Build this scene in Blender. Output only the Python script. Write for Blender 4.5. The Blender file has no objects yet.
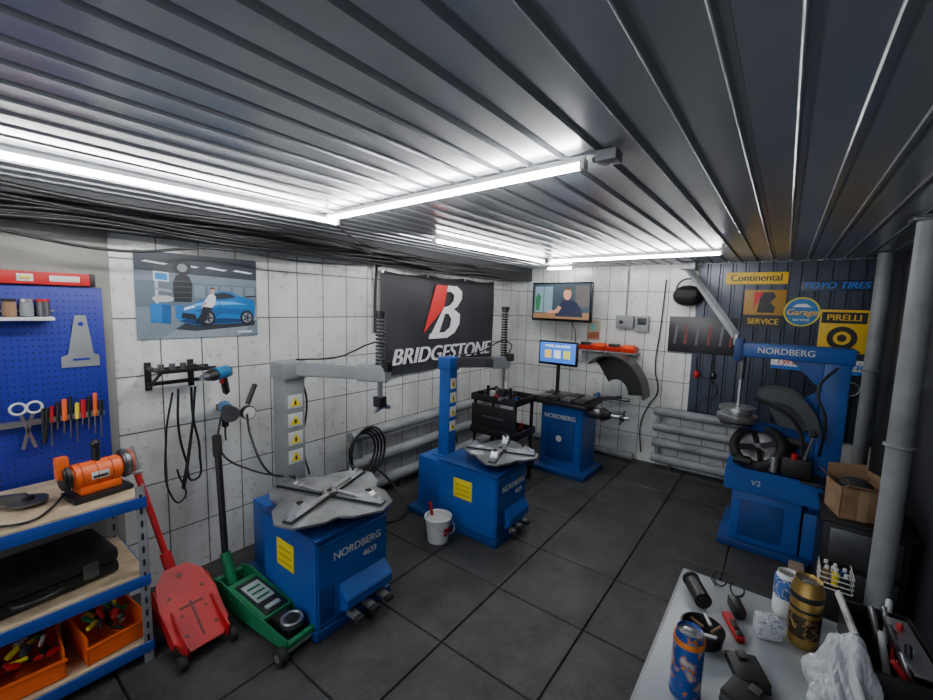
import bpy, bmesh, math, random
from mathutils import Matrix, Vector
random.seed(7)
COL=bpy.context.collection
pi=math.pi
# ------------------------------------------------------------ materials
MATS={}
def mat(name,col,rough=.5,metal=0.,var=.12,scale=6.,bump=0.,bscale=60.,emit=0.,coat=0.,alpha=1.,trans=0.):
    if name in MATS: return MATS[name]
    m=bpy.data.materials.new(name);m.use_nodes=True;nt=m.node_tree
    b=nt.nodes['Principled BSDF']
    tc=nt.nodes.new('ShaderNodeTexCoord')
    n=nt.nodes.new('ShaderNodeTexNoise');n.inputs['Scale'].default_value=scale;n.inputs['Detail'].default_value=5
    nt.links.new(tc.outputs['Object'],n.inputs['Vector'])
    r=nt.nodes.new('ShaderNodeValToRGB')
    r.color_ramp.elements[0].position=.3;r.color_ramp.elements[1].position=.7
    c=col
    r.color_ramp.elements[0].color=(c[0]*(1-var),c[1]*(1-var),c[2]*(1-var),1)
    r.color_ramp.elements[1].color=(min(1,c[0]*(1+var)),min(1,c[1]*(1+var)),min(1,c[2]*(1+var)),1)
    nt.links.new(n.outputs['Fac'],r.inputs['Fac'])
    nt.links.new(r.outputs['Color'],b.inputs['Base Color'])
    b.inputs['Roughness'].default_value=rough;b.inputs['Metallic'].default_value=metal
    b.inputs['Coat Weight'].default_value=coat
    b.inputs['Transmission Weight'].default_value=trans
    b.inputs['Alpha'].default_value=alpha
    if emit>0:
        nt.links.new(r.outputs['Color'],b.inputs['Emission Color']);b.inputs['Emission Strength'].default_value=emit
    if bump>0:
        n2=nt.nodes.new('ShaderNodeTexNoise');n2.inputs['Scale'].default_value=bscale
        nt.links.new(tc.outputs['Object'],n2.inputs['Vector'])
        bp=nt.nodes.new('ShaderNodeBump');bp.inputs['Strength'].default_value=bump;bp.inputs['Distance'].default_value=.01
        nt.links.new(n2.outputs['Fac'],bp.inputs['Height']);nt.links.new(bp.outputs['Normal'],b.inputs['Normal'])
    MATS[name]=m;return m
BLUE=mat('machine_blue',(.010,.085,.36),.42,0,.2,3,coat=.1)
BLUED=mat('machine_blue_dark',(.007,.045,.21),.45,0,.2,3)
STEEL=mat('brushed_steel',(.58,.58,.59),.28,.9,.2,9)
PLATE=mat('turntable_steel',(.40,.41,.42),.30,.85,.3,7)
STEELD=mat('dark_steel',(.16,.16,.17),.38,.8,.25,9)
PEDAL=mat('pedal_grey',(.22,.22,.23),.5,.4,.2,9)
GREYP=mat('grey_paint',(.24,.25,.26),.45,0,.15,4)
BLACK=mat('black_plastic',(.012,.012,.013),.42,0,.2,6)
RUB=mat('black_rubber',(.016,.016,.017),.75,0,.25,8,bump=.2)
RED=mat('red_paint',(.46,.006,.010),.5,0,.15,5)
GREEN=mat('green_paint',(.01,.19,.075),.45,0,.15,5)
ORANGE=mat('orange_plastic',(.85,.13,.015),.4,0,.1,5)
YELLOW=mat('yellow_sticker',(.85,.68,.02),.5,0,.06,5)
WHITE=mat('white_plastic',(.8,.8,.8),.4,0,.05,5)
CREAM=mat('offwhite_print',(.62,.63,.62),.5,0,.05,5)
PIPE=mat('pipe_grey_paint',(.23,.24,.25),.5,0,.3,5,bump=.1,bscale=15)
PLY=mat('plywood',(.48,.37,.24),.6,0,.25,12)
DBLUE=mat('pegboard_blue',(.012,.022,.27),.45,0,.08,4)
SHBLUE=mat('rack_blue',(.02,.07,.34),.4,0,.1,4)
TURQ=mat('tool_blue',(.0,.14,.33),.4,0,.1,5)
BROWN=mat('kraft_paper',(.27,.16,.085),.8,0,.25,9,bump=.5,bscale=12)
GOLD=mat('gold_can',(.55,.36,.10),.28,.8,.1,9)
NAVY=mat('navy_sheet_metal',(.030,.038,.060),.30,.2,.2,3)
GLOSSBLK=mat('gloss_black',(.006,.006,.007),.12,0,.1,3)
def flat(name,c,rough=.45,emit=0): return mat('print_'+name,c,rough,0,.04,6,emit=emit)
# ------------------------------------------------------------ geometry helpers
def link(o,parent=None):
    COL.objects.link(o)
    if parent: o.parent=parent
    return o
class G:
    def __init__(s,name,loc=(0,0,0),rz=0,M=None):
        s.e=bpy.data.objects.new(name,None);s.e.empty_display_size=.05;COL.objects.link(s.e)
        if M is None: M=Matrix.Translation(loc)@Matrix.Rotation(rz,4,'Z')
        s.e.matrix_world=M
    def add(s,name,bm,m,smooth=False):
        me=bpy.data.meshes.new(name);bmesh.ops.recalc_face_normals(bm,faces=bm.faces);bm.to_mesh(me);bm.free()
        me.materials.append(m)
        if smooth:
            for p in me.polygons:p.use_smooth=True
            try: me.set_sharp_from_angle(angle=math.radians(40))
            except Exception: pass
        o=bpy.data.objects.new(name,me);return link(o,s.e)
    def box(s,name,lo,hi,m,bev=.004,rot=None,seg=2):
        bm=bmesh.new();bmesh.ops.create_cube(bm,size=1)
        sz=[hi[i]-lo[i] for i in range(3)];c=Vector([(hi[i]+lo[i])/2 for i in range(3)])
        bmesh.ops.scale(bm,vec=sz,verts=bm.verts)
        if bev>0:
            bmesh.ops.bevel(bm,geom=bm.edges[:],offset=min(bev,min(abs(v) for v in sz)*.45),segments=seg,affect='EDGES',profile=.6)
        if rot is not None: bmesh.ops.transform(bm,matrix=rot.to_4x4(),verts=bm.verts)
        bmesh.ops.translate(bm,vec=c,verts=bm.verts)
        return s.add(name,bm,m,True)
    def beam(s,name,p1,p2,w,h,m,bev=.004,roll=0):
        p1=Vector(p1);p2=Vector(p2);d=p2-p1;L=d.length
        bm=bmesh.new();bmesh.ops.create_cube(bm,size=1);bmesh.ops.scale(bm,vec=(w,h,L),verts=bm.verts)
        if bev>0:bmesh.ops.bevel(bm,geom=bm.edges[:],offset=min(bev,w*.4,h*.4),segments=2,affect='EDGES')
        up=Vector((0,0,1)) if abs(d.normalized().z)<.99 else Vector((0,1,0))
        z=d.normalized();x=up.cross(z).normalized();y=z.cross(x)
        M=Matrix.Translation((p1+p2)/2)@Matrix((x,y,z)).transposed().to_4x4()@Matrix.Rotation(roll,4,'Z')
        bmesh.ops.transform(bm,matrix=M,verts=bm.verts);return s.add(name,bm,m,True)
    def cyl(s,name,p1,p2,r,m,r2=None,seg=28,bev=0):
        p1=Vector(p1);p2=Vector(p2);d=p2-p1;L=d.length
        bm=bmesh.new();bmesh.ops.create_cone(bm,cap_ends=True,segments=seg,radius1=r,radius2=r if r2 is None else r2,depth=L)
        if bev>0:
            es=[e for e in bm.edges if abs(e.verts[0].co.z-e.verts[1].co.z)<1e-6]
            bmesh.ops.bevel(bm,geom=es,offset=bev,segments=2,affect='EDGES')
        q=d.to_track_quat('Z','Y').to_matrix().to_4x4()
        bmesh.ops.transform(bm,matrix=Matrix.Translation((p1+p2)/2)@q,verts=bm.verts);return s.add(name,bm,m,True)
    def lathe(s,name,prof,p,m,axis=(0,0,1),seg=36):
        bm=bmesh.new();rings=[]
        for r,z in prof:
            rings.append([bm.verts.new((r*math.cos(2*pi*i/seg),r*math.sin(2*pi*i/seg),z)) for i in range(seg)])
        for a,b in zip(rings,rings[1:]):
            for i in range(seg): bm.faces.new((a[i],a[(i+1)%seg],b[(i+1)%seg],b[i]))
        if prof[0]!=prof[-1]:
            for rr,pp in ((rings[0],prof[0]),(rings[-1],prof[-1])):
                if pp[0]>1e-4:
                    try: bm.faces.new(rr)
                    except Exception: pass
        bmesh.ops.remove_doubles(bm,verts=bm.verts,dist=1e-5)
        q=Vector(axis).to_track_quat('Z','Y').to_matrix().to_4x4()
        bmesh.ops.transform(bm,matrix=Matrix.Translation(p)@q,verts=bm.verts);return s.add(name,bm,m,True)
    def torus(s,name,p,R,r,m,axis=(0,0,1),w=None,seg=40,t=14):
        w=w or r
        prof=[(R+r*math.cos(2*pi*i/t),w*math.sin(2*pi*i/t)) for i in range(t+1)];prof[-1]=prof[0]
        return s.lathe(name,prof,p,m,axis,seg)
    def prism(s,name,pts,vec,m,bev=0):
        bm=bmesh.new();vs=[bm.verts.new(p) for p in pts];f=bm.faces.new(vs)
        r=bmesh.ops.extrude_face_region(bm,geom=[f]);nv=[g for g in r['geom'] if isinstance(g,bmesh.types.BMVert)]
        bmesh.ops.translate(bm,vec=vec,verts=nv)
        if bev>0:bmesh.ops.bevel(bm,geom=bm.edges[:],offset=bev,segments=2,affect='EDGES')
        return s.add(name,bm,m)
    def sph(s,name,p,r,m,sc=(1,1,1),seg=20):
        bm=bmesh.new();bmesh.ops.create_uvsphere(bm,u_segments=seg,v_segments=seg//2+2,radius=r)
        bmesh.ops.scale(bm,vec=sc,verts=bm.verts);bmesh.ops.translate(bm,vec=p,verts=bm.verts);return s.add(name,bm,m,True)
    def tube(s,name,pts,r,m,smooth=True,res=6,close=False):
        cu=bpy.data.curves.new(name,'CURVE');cu.dimensions='3D';cu.bevel_depth=r;cu.bevel_resolution=3;cu.resolution_u=res;cu.use_fill_caps=True
        if smooth:
            sp=cu.splines.new('BEZIER');sp.bezier_points.add(len(pts)-1)
            for b,p in zip(sp.bezier_points,pts): b.co=p;b.handle_left_type=b.handle_right_type='AUTO'
        else:
            sp=cu.splines.new('POLY');sp.points.add(len(pts)-1)
            for b,p in zip(sp.points,pts): b.co=(*p,1)
        sp.use_cyclic_u=close
        return s.conv(name,cu,m,True)
    def conv(s,name,cu,m,smooth=False,M=None):
        t=bpy.data.objects.new('tmp',cu);COL.objects.link(t)
        dg=bpy.context.evaluated_depsgraph_get();me=bpy.data.meshes.new_from_object(t.evaluated_get(dg))
        bpy.data.objects.remove(t);me.name=name
        me.materials.clear();me.materials.append(m)
        if M is not None: me.transform(M)
        if smooth:
            for p in me.polygons:p.use_smooth=True
        o=bpy.data.objects.new(name,me);return link(o,s.e)
    def text(s,name,txt,p,size,m,M=None,shear=0,sx=1,ext=.0008,align='CENTER',bold=0):
        out=None
        for k,dx in enumerate((0,) if not bold else (-bold,0,bold)):
            cu=bpy.data.curves.new(name,'FONT');cu.body=txt;cu.size=size;cu.shear=shear;cu.extrude=ext+.0002*k
            cu.align_x=align;cu.align_y='CENTER'
            T=Matrix.Translation(p)@(M or Matrix.Identity(4))@Matrix.Translation((dx,0,0))@Matrix.Diagonal((sx,1,1,1))
            out=s.conv(name if k==0 else name+'_stroke_%d'%k,cu,m,False,T)
        return out
    def poly(s,name,pts,m,layer=1,ox=0,oy=0,base=0):
        z=base+.0006*layer
        return s.prism(name,[(a+ox,b+oy,z) for a,b in pts],(0,0,.0005),m)
def circ(cx,cy,r,n=24,ry=None): return [(cx+r*math.cos(2*pi*i/n),cy+(ry or r)*math.sin(2*pi*i/n)) for i in range(n)]
def MW(u,v,n,p):
    M=Matrix((Vector(u),Vector(v),Vector(n))).transposed().to_4x4();return Matrix.Translation(p)@M
def LWM(x,y,z): return MW((1,0,0),(0,0,1),(0,-1,0),(x,y,z))
def FWM(x,y,z): return MW((0,-1,0),(0,0,1),(-1,0,0),(x,y,z))
W=2.66;D=4.6;RW=-.64;CZ=2.05;XB=-1.7
def single(name,bm,m,smooth=False):
    me=bpy.data.meshes.new(name);bmesh.ops.recalc_face_normals(bm,faces=bm.faces);bm.to_mesh(me);bm.free();me.materials.append(m)
    if smooth:
        for p in me.polygons:p.use_smooth=True
    return link(bpy.data.objects.new(name,me))
def sbox(name,lo,hi,m,bev=0):
    bm=bmesh.new();bmesh.ops.create_cube(bm,size=1)
    bmesh.ops.scale(bm,vec=[hi[i]-lo[i] for i in range(3)],verts=bm.verts);bmesh.ops.translate(bm,vec=[(hi[i]+lo[i])/2 for i in range(3)],verts=bm.verts)
    if bev: bmesh.ops.bevel(bm,geom=bm.edges[:],offset=bev,segments=2,affect='EDGES')
    return single(name,bm,m)
# ------------------------------------------------------------ tile material
def tile_mat(name,swap,ou=0,ov=0):
    m=bpy.data.materials.new(name);m.use_nodes=True;nt=m.node_tree;b=nt.nodes['Principled BSDF'];N=nt.nodes.new;L=nt.links.new
    g=N('ShaderNodeNewGeometry');sp=N('ShaderNodeSeparateXYZ');L(g.outputs['Position'],sp.inputs[0])
    cb=N('ShaderNodeCombineXYZ');L(sp.outputs['Y' if swap else 'X'],cb.inputs[0]);L(sp.outputs['Z'],cb.inputs[1])
    mp=N('ShaderNodeMapping');mp.inputs['Location'].default_value=(ou,ov,0);L(cb.outputs[0],mp.inputs[0])
    br=N('ShaderNodeTexBrick');br.offset=0;br.squash=1;br.inputs['Scale'].default_value=1
    br.inputs['Brick Width'].default_value=.2;br.inputs['Row Height'].default_value=.3;br.inputs['Mortar Size'].default_value=.0035
    br.inputs['Mortar Smooth'].default_value=.1;br.inputs['Bias'].default_value=0
    br.inputs['Color1'].default_value=(.78,.79,.78,1);br.inputs['Color2'].default_value=(.68,.69,.68,1);br.inputs['Mortar'].default_value=(.15,.148,.14,1)
    L(mp.outputs[0],br.inputs['Vector'])
    def noise(scale,detail,p0,c0,p1,stretch=None):
        n=N('ShaderNodeTexNoise');n.inputs['Scale'].default_value=scale;n.inputs['Detail'].default_value=detail
        if stretch:
            mm=N('ShaderNodeMapping');mm.inputs['Scale'].default_value=stretch;L(g.outputs['Position'],mm.inputs[0]);L(mm.outputs[0],n.inputs['Vector'])
        else: L(g.outputs['Position'],n.inputs['Vector'])
        r=N('ShaderNodeValToRGB');r.color_ramp.elements[0].position=p0;r.color_ramp.elements[0].color=c0;r.color_ramp.elements[1].position=p1;r.color_ramp.elements[1].color=(1,1,1,1)
        L(n.outputs['Fac'],r.inputs[0]);return r.outputs[0]
    def mul(a,bb,f):
        mx=N('ShaderNodeMix');mx.data_type='RGBA';mx.blend_type='MULTIPLY';mx.inputs['Factor'].default_value=f
        L(a,mx.inputs['A']);L(bb,mx.inputs['B']);return mx.outputs['Result']
    c=mul(br.outputs['Color'],noise(2.0,9,.34,(.66,.64,.60,1),.56),.6)
    c=mul(c,noise(3.0,6,.30,(.60,.57,.52,1),.50,(5,5,.6)),.22)
    c=mul(c,noise(28,4,.30,(.35,.32,.28,1),.40),.4)
    L(c,b.inputs['Base Color']);b.inputs['Roughness'].default_value=.22
    bp=N('ShaderNodeBump');bp.invert=True;bp.inputs['Strength'].default_value=.6;bp.inputs['Distance'].default_value=.004
    L(br.outputs['Fac'],bp.inputs['Height']);L(bp.outputs[0],b.inputs['Normal'])
    return m
TL=tile_mat('white_wall_tiles_left',False,.0,.02);TF=tile_mat('white_wall_tiles_far',True,.05,.02)
PLAST=mat('grey_plaster',(.26,.255,.235),.85,0,.2,3,bump=.2,bscale=20)
DARKW=mat('dark_wall',(.036,.039,.046),.6,0,.2,3)
# ------------------------------------------------------------ room (back wall left out so added world light fills from behind)
sbox('wall_left',(XB,W,-.05),(D+.1,W+.1,CZ+.1),TL)
sbox('wall_far',(D,RW-.1,-.05),(D+.1,W,CZ+.1),TF)
sbox('wall_right',(XB,RW-.1,-.05),(D,RW,CZ+.1),DARKW)
sbox('trim_1',(XB,W-.012,0),(.60,W-.001,1.92),PLAST)
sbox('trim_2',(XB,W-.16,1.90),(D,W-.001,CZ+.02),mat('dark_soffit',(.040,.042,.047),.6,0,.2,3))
def floor():
    m=bpy.data.materials.new('rubber_floor_tiles');m.use_nodes=True;nt=m.node_tree;b=nt.nodes['Principled BSDF'];N=nt.nodes.new;L=nt.links.new
    at=N('ShaderNodeAttribute');at.attribute_name='tint'
    g=N('ShaderNodeNewGeometry')
    n=N('ShaderNodeTexNoise');n.inputs['Scale'].default_value=4;n.inputs['Detail'].default_value=12;n.inputs['Roughness'].default_value=.72;L(g.outputs['Position'],n.inputs['Vector'])
    n2=N('ShaderNodeTexNoise');n2.inputs['Scale'].default_value=120;n2.inputs['Detail'].default_value=3;L(g.outputs['Position'],n2.inputs['Vector'])
    r=N('ShaderNodeValToRGB');r.color_ramp.elements[0].position=.34;r.color_ramp.elements[0].color=(.018,.019,.019,1);r.color_ramp.elements[1].position=.68;r.color_ramp.elements[1].color=(.078,.078,.075,1)
    L(n.outputs['Fac'],r.inputs[0])
    mx=N('ShaderNodeMix');mx.data_type='RGBA';mx.blend_type='MULTIPLY';mx.inputs['Factor'].default_value=1
    L(r.outputs[0],mx.inputs['A']);L(at.outputs['Color'],mx.inputs['B'])
    r2=N('ShaderNodeValToRGB');r2.color_ramp.elements[0].position=.35;r2.color_ramp.elements[0].color=(.55,.55,.55,1);r2.color_ramp.elements[1].position=.65;r2.color_ramp.elements[1].color=(1,1,1,1);L(n2.outputs['Fac'],r2.inputs[0])
    m2=N('ShaderNodeMix');m2.data_type='RGBA';m2.blend_type='MULTIPLY';m2.inputs['Factor'].default_value=1;L(mx.outputs['Result'],m2.inputs['A']);L(r2.outputs[0],m2.inputs['B'])
    L(m2.outputs['Result'],b.inputs['Base Color']);b.inputs['Roughness'].default_value=.58
    bp=N('ShaderNodeBump');bp.inputs['Strength'].default_value=.4;bp.inputs['Distance'].default_value=.003;L(n2.outputs['Fac'],bp.inputs['Height']);L(bp.outputs[0],b.inputs['Normal'])
    bm=bmesh.new();cl=bm.loops.layers.color.new('tint')
    def bx(lo,hi,bev,t):
        r=bmesh.ops.create_cube(bm,size=1);vs=r['verts']
        bmesh.ops.scale(bm,vec=[hi[i]-lo[i] for i in range(3)],verts=vs);bmesh.ops.translate(bm,vec=[(hi[i]+lo[i])/2 for i in range(3)],verts=vs)
        fs=set(f for v in vs for f in v.link_faces)
        if bev:
            es=[e for e in set(e for v in vs for e in v.link_edges) if all(v.co.z>hi[2]-1e-5 for v in e.verts)]
            k=bmesh.ops.bevel(bm,geom=es,offset=bev,segments=1,affect='EDGES');fs|=set(k['faces'])
        for f in fs:
            if f.is_valid:
                for l in f.loops:l[cl]=(t,t,t,1)
    bx((XB,RW,-.06),(D,W,-.010),0,.3)
    S=.5;x=1.92-8*S
    while x<D:
        y=1.17-4*S
        while y<W:
            q=.0022+random.uniform(-.0008,.0012)
            a=(max(x+q,XB),max(y+q,RW));c=(min(x+S-q,D),min(y+S-q,W))
            if c[0]-a[0]>.03 and c[1]-a[1]>.03: bx((a[0],a[1],-.03),(c[0],c[1],random.uniform(-.0015,0)),.004,random.uniform(.68,1.0))
            y+=S
        x+=S
    single('floor',bm,m)
floor()
def ceiling():
    m=mat('ceiling_metal_panel',(.37,.385,.41),.26,.3,.08,1.2)
    bm=bmesh.new();p=.115;prof=[];y=RW-.03
    while y<W+.05:
        prof+=[(y,CZ),(y+.084,CZ),(y+.090,CZ+.014),(y+.104,CZ+.014),(y+.108,CZ-.004),(y+.111,CZ-.004)];y+=p
    a=[bm.verts.new((XB,q[0],q[1])) for q in prof];b=[bm.verts.new((D+.05,q[0],q[1])) for q in prof]
    for i in range(len(prof)-1): bm.faces.new((a[i],a[i+1],b[i+1],b[i]))
    t=[bm.verts.new(c) for c in ((XB,RW-.03,CZ+.06),(D+.05,RW-.03,CZ+.06),(D+.05,W+.08,CZ+.06),(XB,W+.08,CZ+.06))];bm.faces.new(t)
    single('ceiling',bm,m)
ceiling()
# ------------------------------------------------------------ LED tubes
LED=mat('led_diffuser',(1,1,1),.4,0,0,1,emit=84)
LED.node_tree.nodes['Principled BSDF'].inputs['Emission Color'].default_value=(.93,.97,1,1)
def led(p1,p2):
    g=G('led_tube_light')
    p1=Vector(p1);p2=Vector(p2);d=(p2-p1).normalized()
    z=Vector((0,0,1))
    g.beam('housing',p1+z*.012,p2+z*.012,.012,.026,WHITE,.002)
    g.beam('diffuser',p1+d*.012,p2-d*.012,.014,.022,LED,.003)
    g.beam('end_cap_1',p1-d*.004,p1+d*.012,.03,.03,WHITE,.002);g.beam('end_cap_2',p2-d*.012,p2+d*.004,.03,.03,WHITE,.002)
zt=2.018
led((-.05,1.96,zt),(1.42,1.96,zt));led((1.33,1.91,zt),(1.23,.51,zt));led((2.14,1.91,zt),(3.60,1.84,zt));led((3.62,1.78,zt),(3.56,.40,zt));led((4.3,2.15,zt),(4.3,1.85,zt))
led((-1.0,1.9,zt),(-1.0,.4,zt))  # extra tube out of view behind the camera, added as fill light
g=G('ceiling_junction_box');g.box('body',(1.20,.41,2.012),(1.26,.47,2.042),GREYP);g.cyl('gland',(1.23,.47,2.026),(1.23,.485,2.026),.008,BLACK)
g=G('ceiling_cable_bundle')
for i in range(7):
    y=W-.18-.012*(i%3);z0=1.885+.018*i
    pts=[];x=-.8
    while x<D-.3:
        pts.append((x,y-random.uniform(0,.03),z0+random.uniform(-.022,.012)));x+=random.uniform(.35,.6)
    g.tube('cable_%d'%i,pts,.006+.002*(i%2),BLACK)
g.tube('power_cable',[(-.3,2.3,2.035),(.5,2.35,1.985),(1.3,2.3,1.99),(2.0,2.42,1.95),(2.25,2.61,1.90),(2.27,2.64,1.75),(2.27,2.645,1.35)],.011,BLACK)
g.tube('power_cable_2',[(1.4,1.98,2.03),(1.6,2.1,1.99),(2.0,2.3,1.97),(2.6,2.4,1.96)],.006,BLACK)
g.tube('power_cable_3',[(.1,2.48,1.86),(.6,2.46,1.80),(1.0,2.47,1.86),(1.5,2.46,1.84),(2.1,2.47,1.87)],.007,BLACK)
g.tube('power_cable_4',[(2.27,2.63,1.88),(2.35,2.60,1.90),(2.9,2.52,1.89),(3.5,2.50,1.87),(4.2,2.48,1.88),(4.45,2.48,1.90)],.007,BLACK)
# ------------------------------------------------------------ flat wall art
def board(g,x0,y0,x1,y1,m,t=.004,name='panel'):
    return g.box(name,(x0,y0,0),(x1,y1,t),m,.0008)
g=G('car_poster',M=LWM(.70,W-.003,1.37));w,h=.62,.46
board(g,0,0,w,h,flat('poster_bg',(.11,.14,.17)),.003);B=.003
def pp(n,pts,c,l): g.poly(n,pts,flat('poster_'+n.split('__')[0],c),l,base=B)
pp('floor',[(0,0),(w,0),(w,.19),(0,.17)],(.16,.20,.24),1)
pp('floor_light',[(.10,.0),(.5,.0),(.62,.09),(.62,.17),(.30,.12)],(.24,.28,.32),2)
pp('darkroof',[(0,.36),(w,.34),(w,h),(0,h)],(.030,.038,.05),1)
pp('wallstripe',[(0,.31),(w,.30),(w,.34),(0,.36)],(.15,.19,.23),1)
for i in range(6): pp('windowpane__%d'%i,[(.20+.07*i,.225),(.255+.07*i,.225),(.255+.07*i,.295),(.20+.07*i,.295)],(.17,.21,.25),2)
for i in range(4): pp('lamp__%d'%i,[(.03+i*.15,.405-.006*i),(.13+i*.15,.395-.006*i),(.15+i*.15,.402-.006*i),(.05+i*.15,.413-.006*i)],(.7,.78,.85),2)
for i in range(5): pp('seam__%d'%i,[(.02+.14*i,.0),(.024+.14*i,0),(.18+.09*i,.15),(.177+.09*i,.15)],(.10,.13,.16),2)
S=1.22
def cc(pts): return [(.612-(.612-a)*S,.05+(b-.05)*S) for a,b in pts]
pp('shadow',cc([(.25,.05),(.33,.04),(.60,.06),(.61,.085),(.30,.085)]),(.03,.035,.045),3)
pp('car',cc([(.265,.085),(.262,.105),(.27,.13),(.29,.15),(.33,.17),(.37,.188),(.41,.218),(.45,.229),(.49,.227),(.53,.207),(.57,.197),(.60,.187),(.608,.15),(.60,.09),(.57,.075),(.33,.068)]),(.010,.14,.40),4)
pp('carlight',cc([(.30,.15),(.34,.168),(.40,.180),(.50,.178),(.57,.165),(.50,.165),(.38,.160)]),(.10,.38,.70),5)
pp('carmid',cc([(.33,.135),(.42,.15),(.58,.14),(.59,.11),(.44,.12),(.42,.10)]),(.006,.09,.27),5)
pp('cardark',cc([(.27,.085),(.33,.07),(.57,.078),(.59,.09),(.45,.10),(.36,.09),(.30,.10)]),(.005,.04,.13),5)
pp('glass',cc([(.375,.185),(.415,.212),(.45,.222),(.485,.218),(.515,.200),(.46,.190)]),(.02,.025,.035),6)
pp('door',cc([(.43,.11),(.433,.11),(.443,.185),(.44,.185)]),(.005,.06,.20),6)
pp('intake',cc([(.275,.10),(.34,.092),(.33,.118),(.28,.125)]),(.012,.014,.02),6)
pp('headlamp',cc([(.285,.135),(.335,.15),(.325,.157),(.29,.147)]),(.7,.78,.85),6)
pp('spoiler',cc([(.56,.200),(.612,.205),(.612,.211),(.56,.207)]),(.012,.014,.02),5)
for k,cx in enumerate((.385,.565)):
    q=cc([(cx,.10)])[0]
    pp('tyre__%d'%k,circ(q[0],q[1],.040,24,.044),(.012,.014,.02),7);pp('rim__%d'%k,circ(q[0],q[1],.027,24,.030),(.25,.27,.30),8)
    for j in range(5): a=2*pi*j/5;pp('spoke__%d%d'%(k,j),[(q[0]+.004*math.cos(a+1.5),q[1]+.004*math.sin(a+1.5)),(q[0]+.024*math.cos(a+.25),q[1]+.026*math.sin(a+.25)),(q[0]+.024*math.cos(a-.25),q[1]+.026*math.sin(a-.25)),(q[0]+.004*math.cos(a-1.5),q[1]+.004*math.sin(a-1.5))],(.03,.03,.04),9)
pp('changer',[(.06,.09),(.15,.08),(.155,.18),(.13,.19),(.06,.19)],(.012,.15,.42),3);pp('changerdark',[(.11,.085),(.15,.08),(.155,.18),(.115,.185)],(.008,.09,.27),4)
pp('post',[(.085,.19),(.10,.19),(.10,.33),(.085,.33)],(.4,.42,.45),3);pp('armbar',[(.085,.26),(.16,.25),(.16,.262),(.085,.275)],(.25,.27,.30),4)
pp('screen',[(.08,.31),(.15,.305),(.15,.355),(.08,.36)],(.6,.65,.7),4);pp('screenin',[(.088,.317),(.143,.313),(.143,.348),(.088,.352)],(.015,.20,.55),5)
pp('disc',circ(.12,.215,.050,20,.018),(.4,.42,.45),4);pp('changer2',[(.175,.11),(.22,.105),(.22,.18),(.175,.185)],(.015,.13,.36),3)
pp('stack__1',circ(.215,.385,.045,24,.042),(.012,.014,.02),4);pp('stack__2',[(.17,.20),(.255,.20),(.262,.30),(.245,.345),(.185,.345),(.168,.30)],(.016,.018,.024),3);pp('stackrim',circ(.215,.385,.024,24,.022),(.2,.22,.25),5)
for i in range(4): pp('tread__%d'%i,[(.17,.22+.03*i),(.258,.22+.03*i),(.258,.225+.03*i),(.17,.225+.03*i)],(.06,.065,.075),4)
pp('shirt',[(.31,.17),(.32,.21),(.345,.245),(.365,.252),(.38,.23),(.375,.19),(.35,.16)],(.60,.63,.67),10)
pp('head',circ(.363,.268,.013,16,.016),(.5,.3,.2),10);pp('hair',[(.349,.272),(.353,.285),(.37,.286),(.378,.272),(.366,.278)],(.05,.03,.02),11)
pp('legs',[(.265,.085),(.295,.13),(.31,.175),(.36,.17),(.335,.13),(.315,.09),(.325,.065),(.30,.065),(.295,.09),(.31,.13),(.28,.075)],(.012,.014,.02),11)
pp('arm',[(.322,.205),(.30,.17),(.307,.167),(.332,.195)],(.5,.3,.2),11)
pp('logo',[(.50,.02),(.585,.02),(.585,.032),(.50,.032)],(.6,.65,.7),3)
def banner():
    g=G('brand_banner',M=LWM(2.32,W-.024,.98));w,h=1.66,.88
    def fz(x,y): return .006*math.sin(x*13.5)*(1-y/h)+.004*math.sin(y*9+x*5)+.004*math.sin(x*7+y*6)
    def mk(v): return v
    bm=bmesh.new();nx,ny=60,24
    V=[[bm.verts.new((w*i/nx,h*j/ny-.020*(math.sin(pi*(w*i/nx/w*3%1)))*(j/ny)**4,fz(w*i/nx,h*j/ny))) for j in range(ny+1)] for i in range(nx+1)]
    for i in range(nx):
        for j in range(ny): bm.faces.new((V[i][j],V[i+1][j],V[i+1][j+1],V[i][j+1]))
    g.add('cloth',bm,mat('banner_cloth',(.018,.019,.023),.6,0,.15,3),True)
    wt=flat('white',(.75,.75,.76));rd=flat('red',(.62,.02,.02))
    g.text('lettering','BRIDGESTONE',(.84,.145,.0145),.20,wt,shear=.25,sx=1.12,bold=.007)
    def P(pts): return [(.55+(x+.28*y)*.95,.29+y*.95) for x,y in pts]
    g.poly('b_upper',P([(.12,.53),(.30,.53),(.40,.48),(.42,.40),(.37,.32),(.26,.27),(.15,.27),(.15,.31),(.24,.33),(.29,.38),(.28,.44),(.22,.47),(.12,.47)]),wt,1,base=.014)
    g.poly('b_lower',P([(.15,.30),(.33,.29),(.44,.24),(.46,.14),(.41,.05),(.30,0),(.02,0),(.02,.05),(.24,.06),(.31,.11),(.31,.19),(.25,.245),(.15,.25)]),wt,1,base=.0147)
    g.poly('b_stem',P([(.02,0),(.16,.06),(.20,.30),(.15,.30)]),wt,1,base=.0152)
    g.poly('red_wedge',P([(-.03,.53),(.15,.53),(.15,.30),(-.07,.06)]),rd,2,base=.0155)
    for i,x in enumerate((0.01,w/3,2*w/3,w-.01)): g.cyl('eyelet_%d'%i,(x,h-.015,-.01),(x,h-.015,.014),.012,STEEL)
banner()
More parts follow.
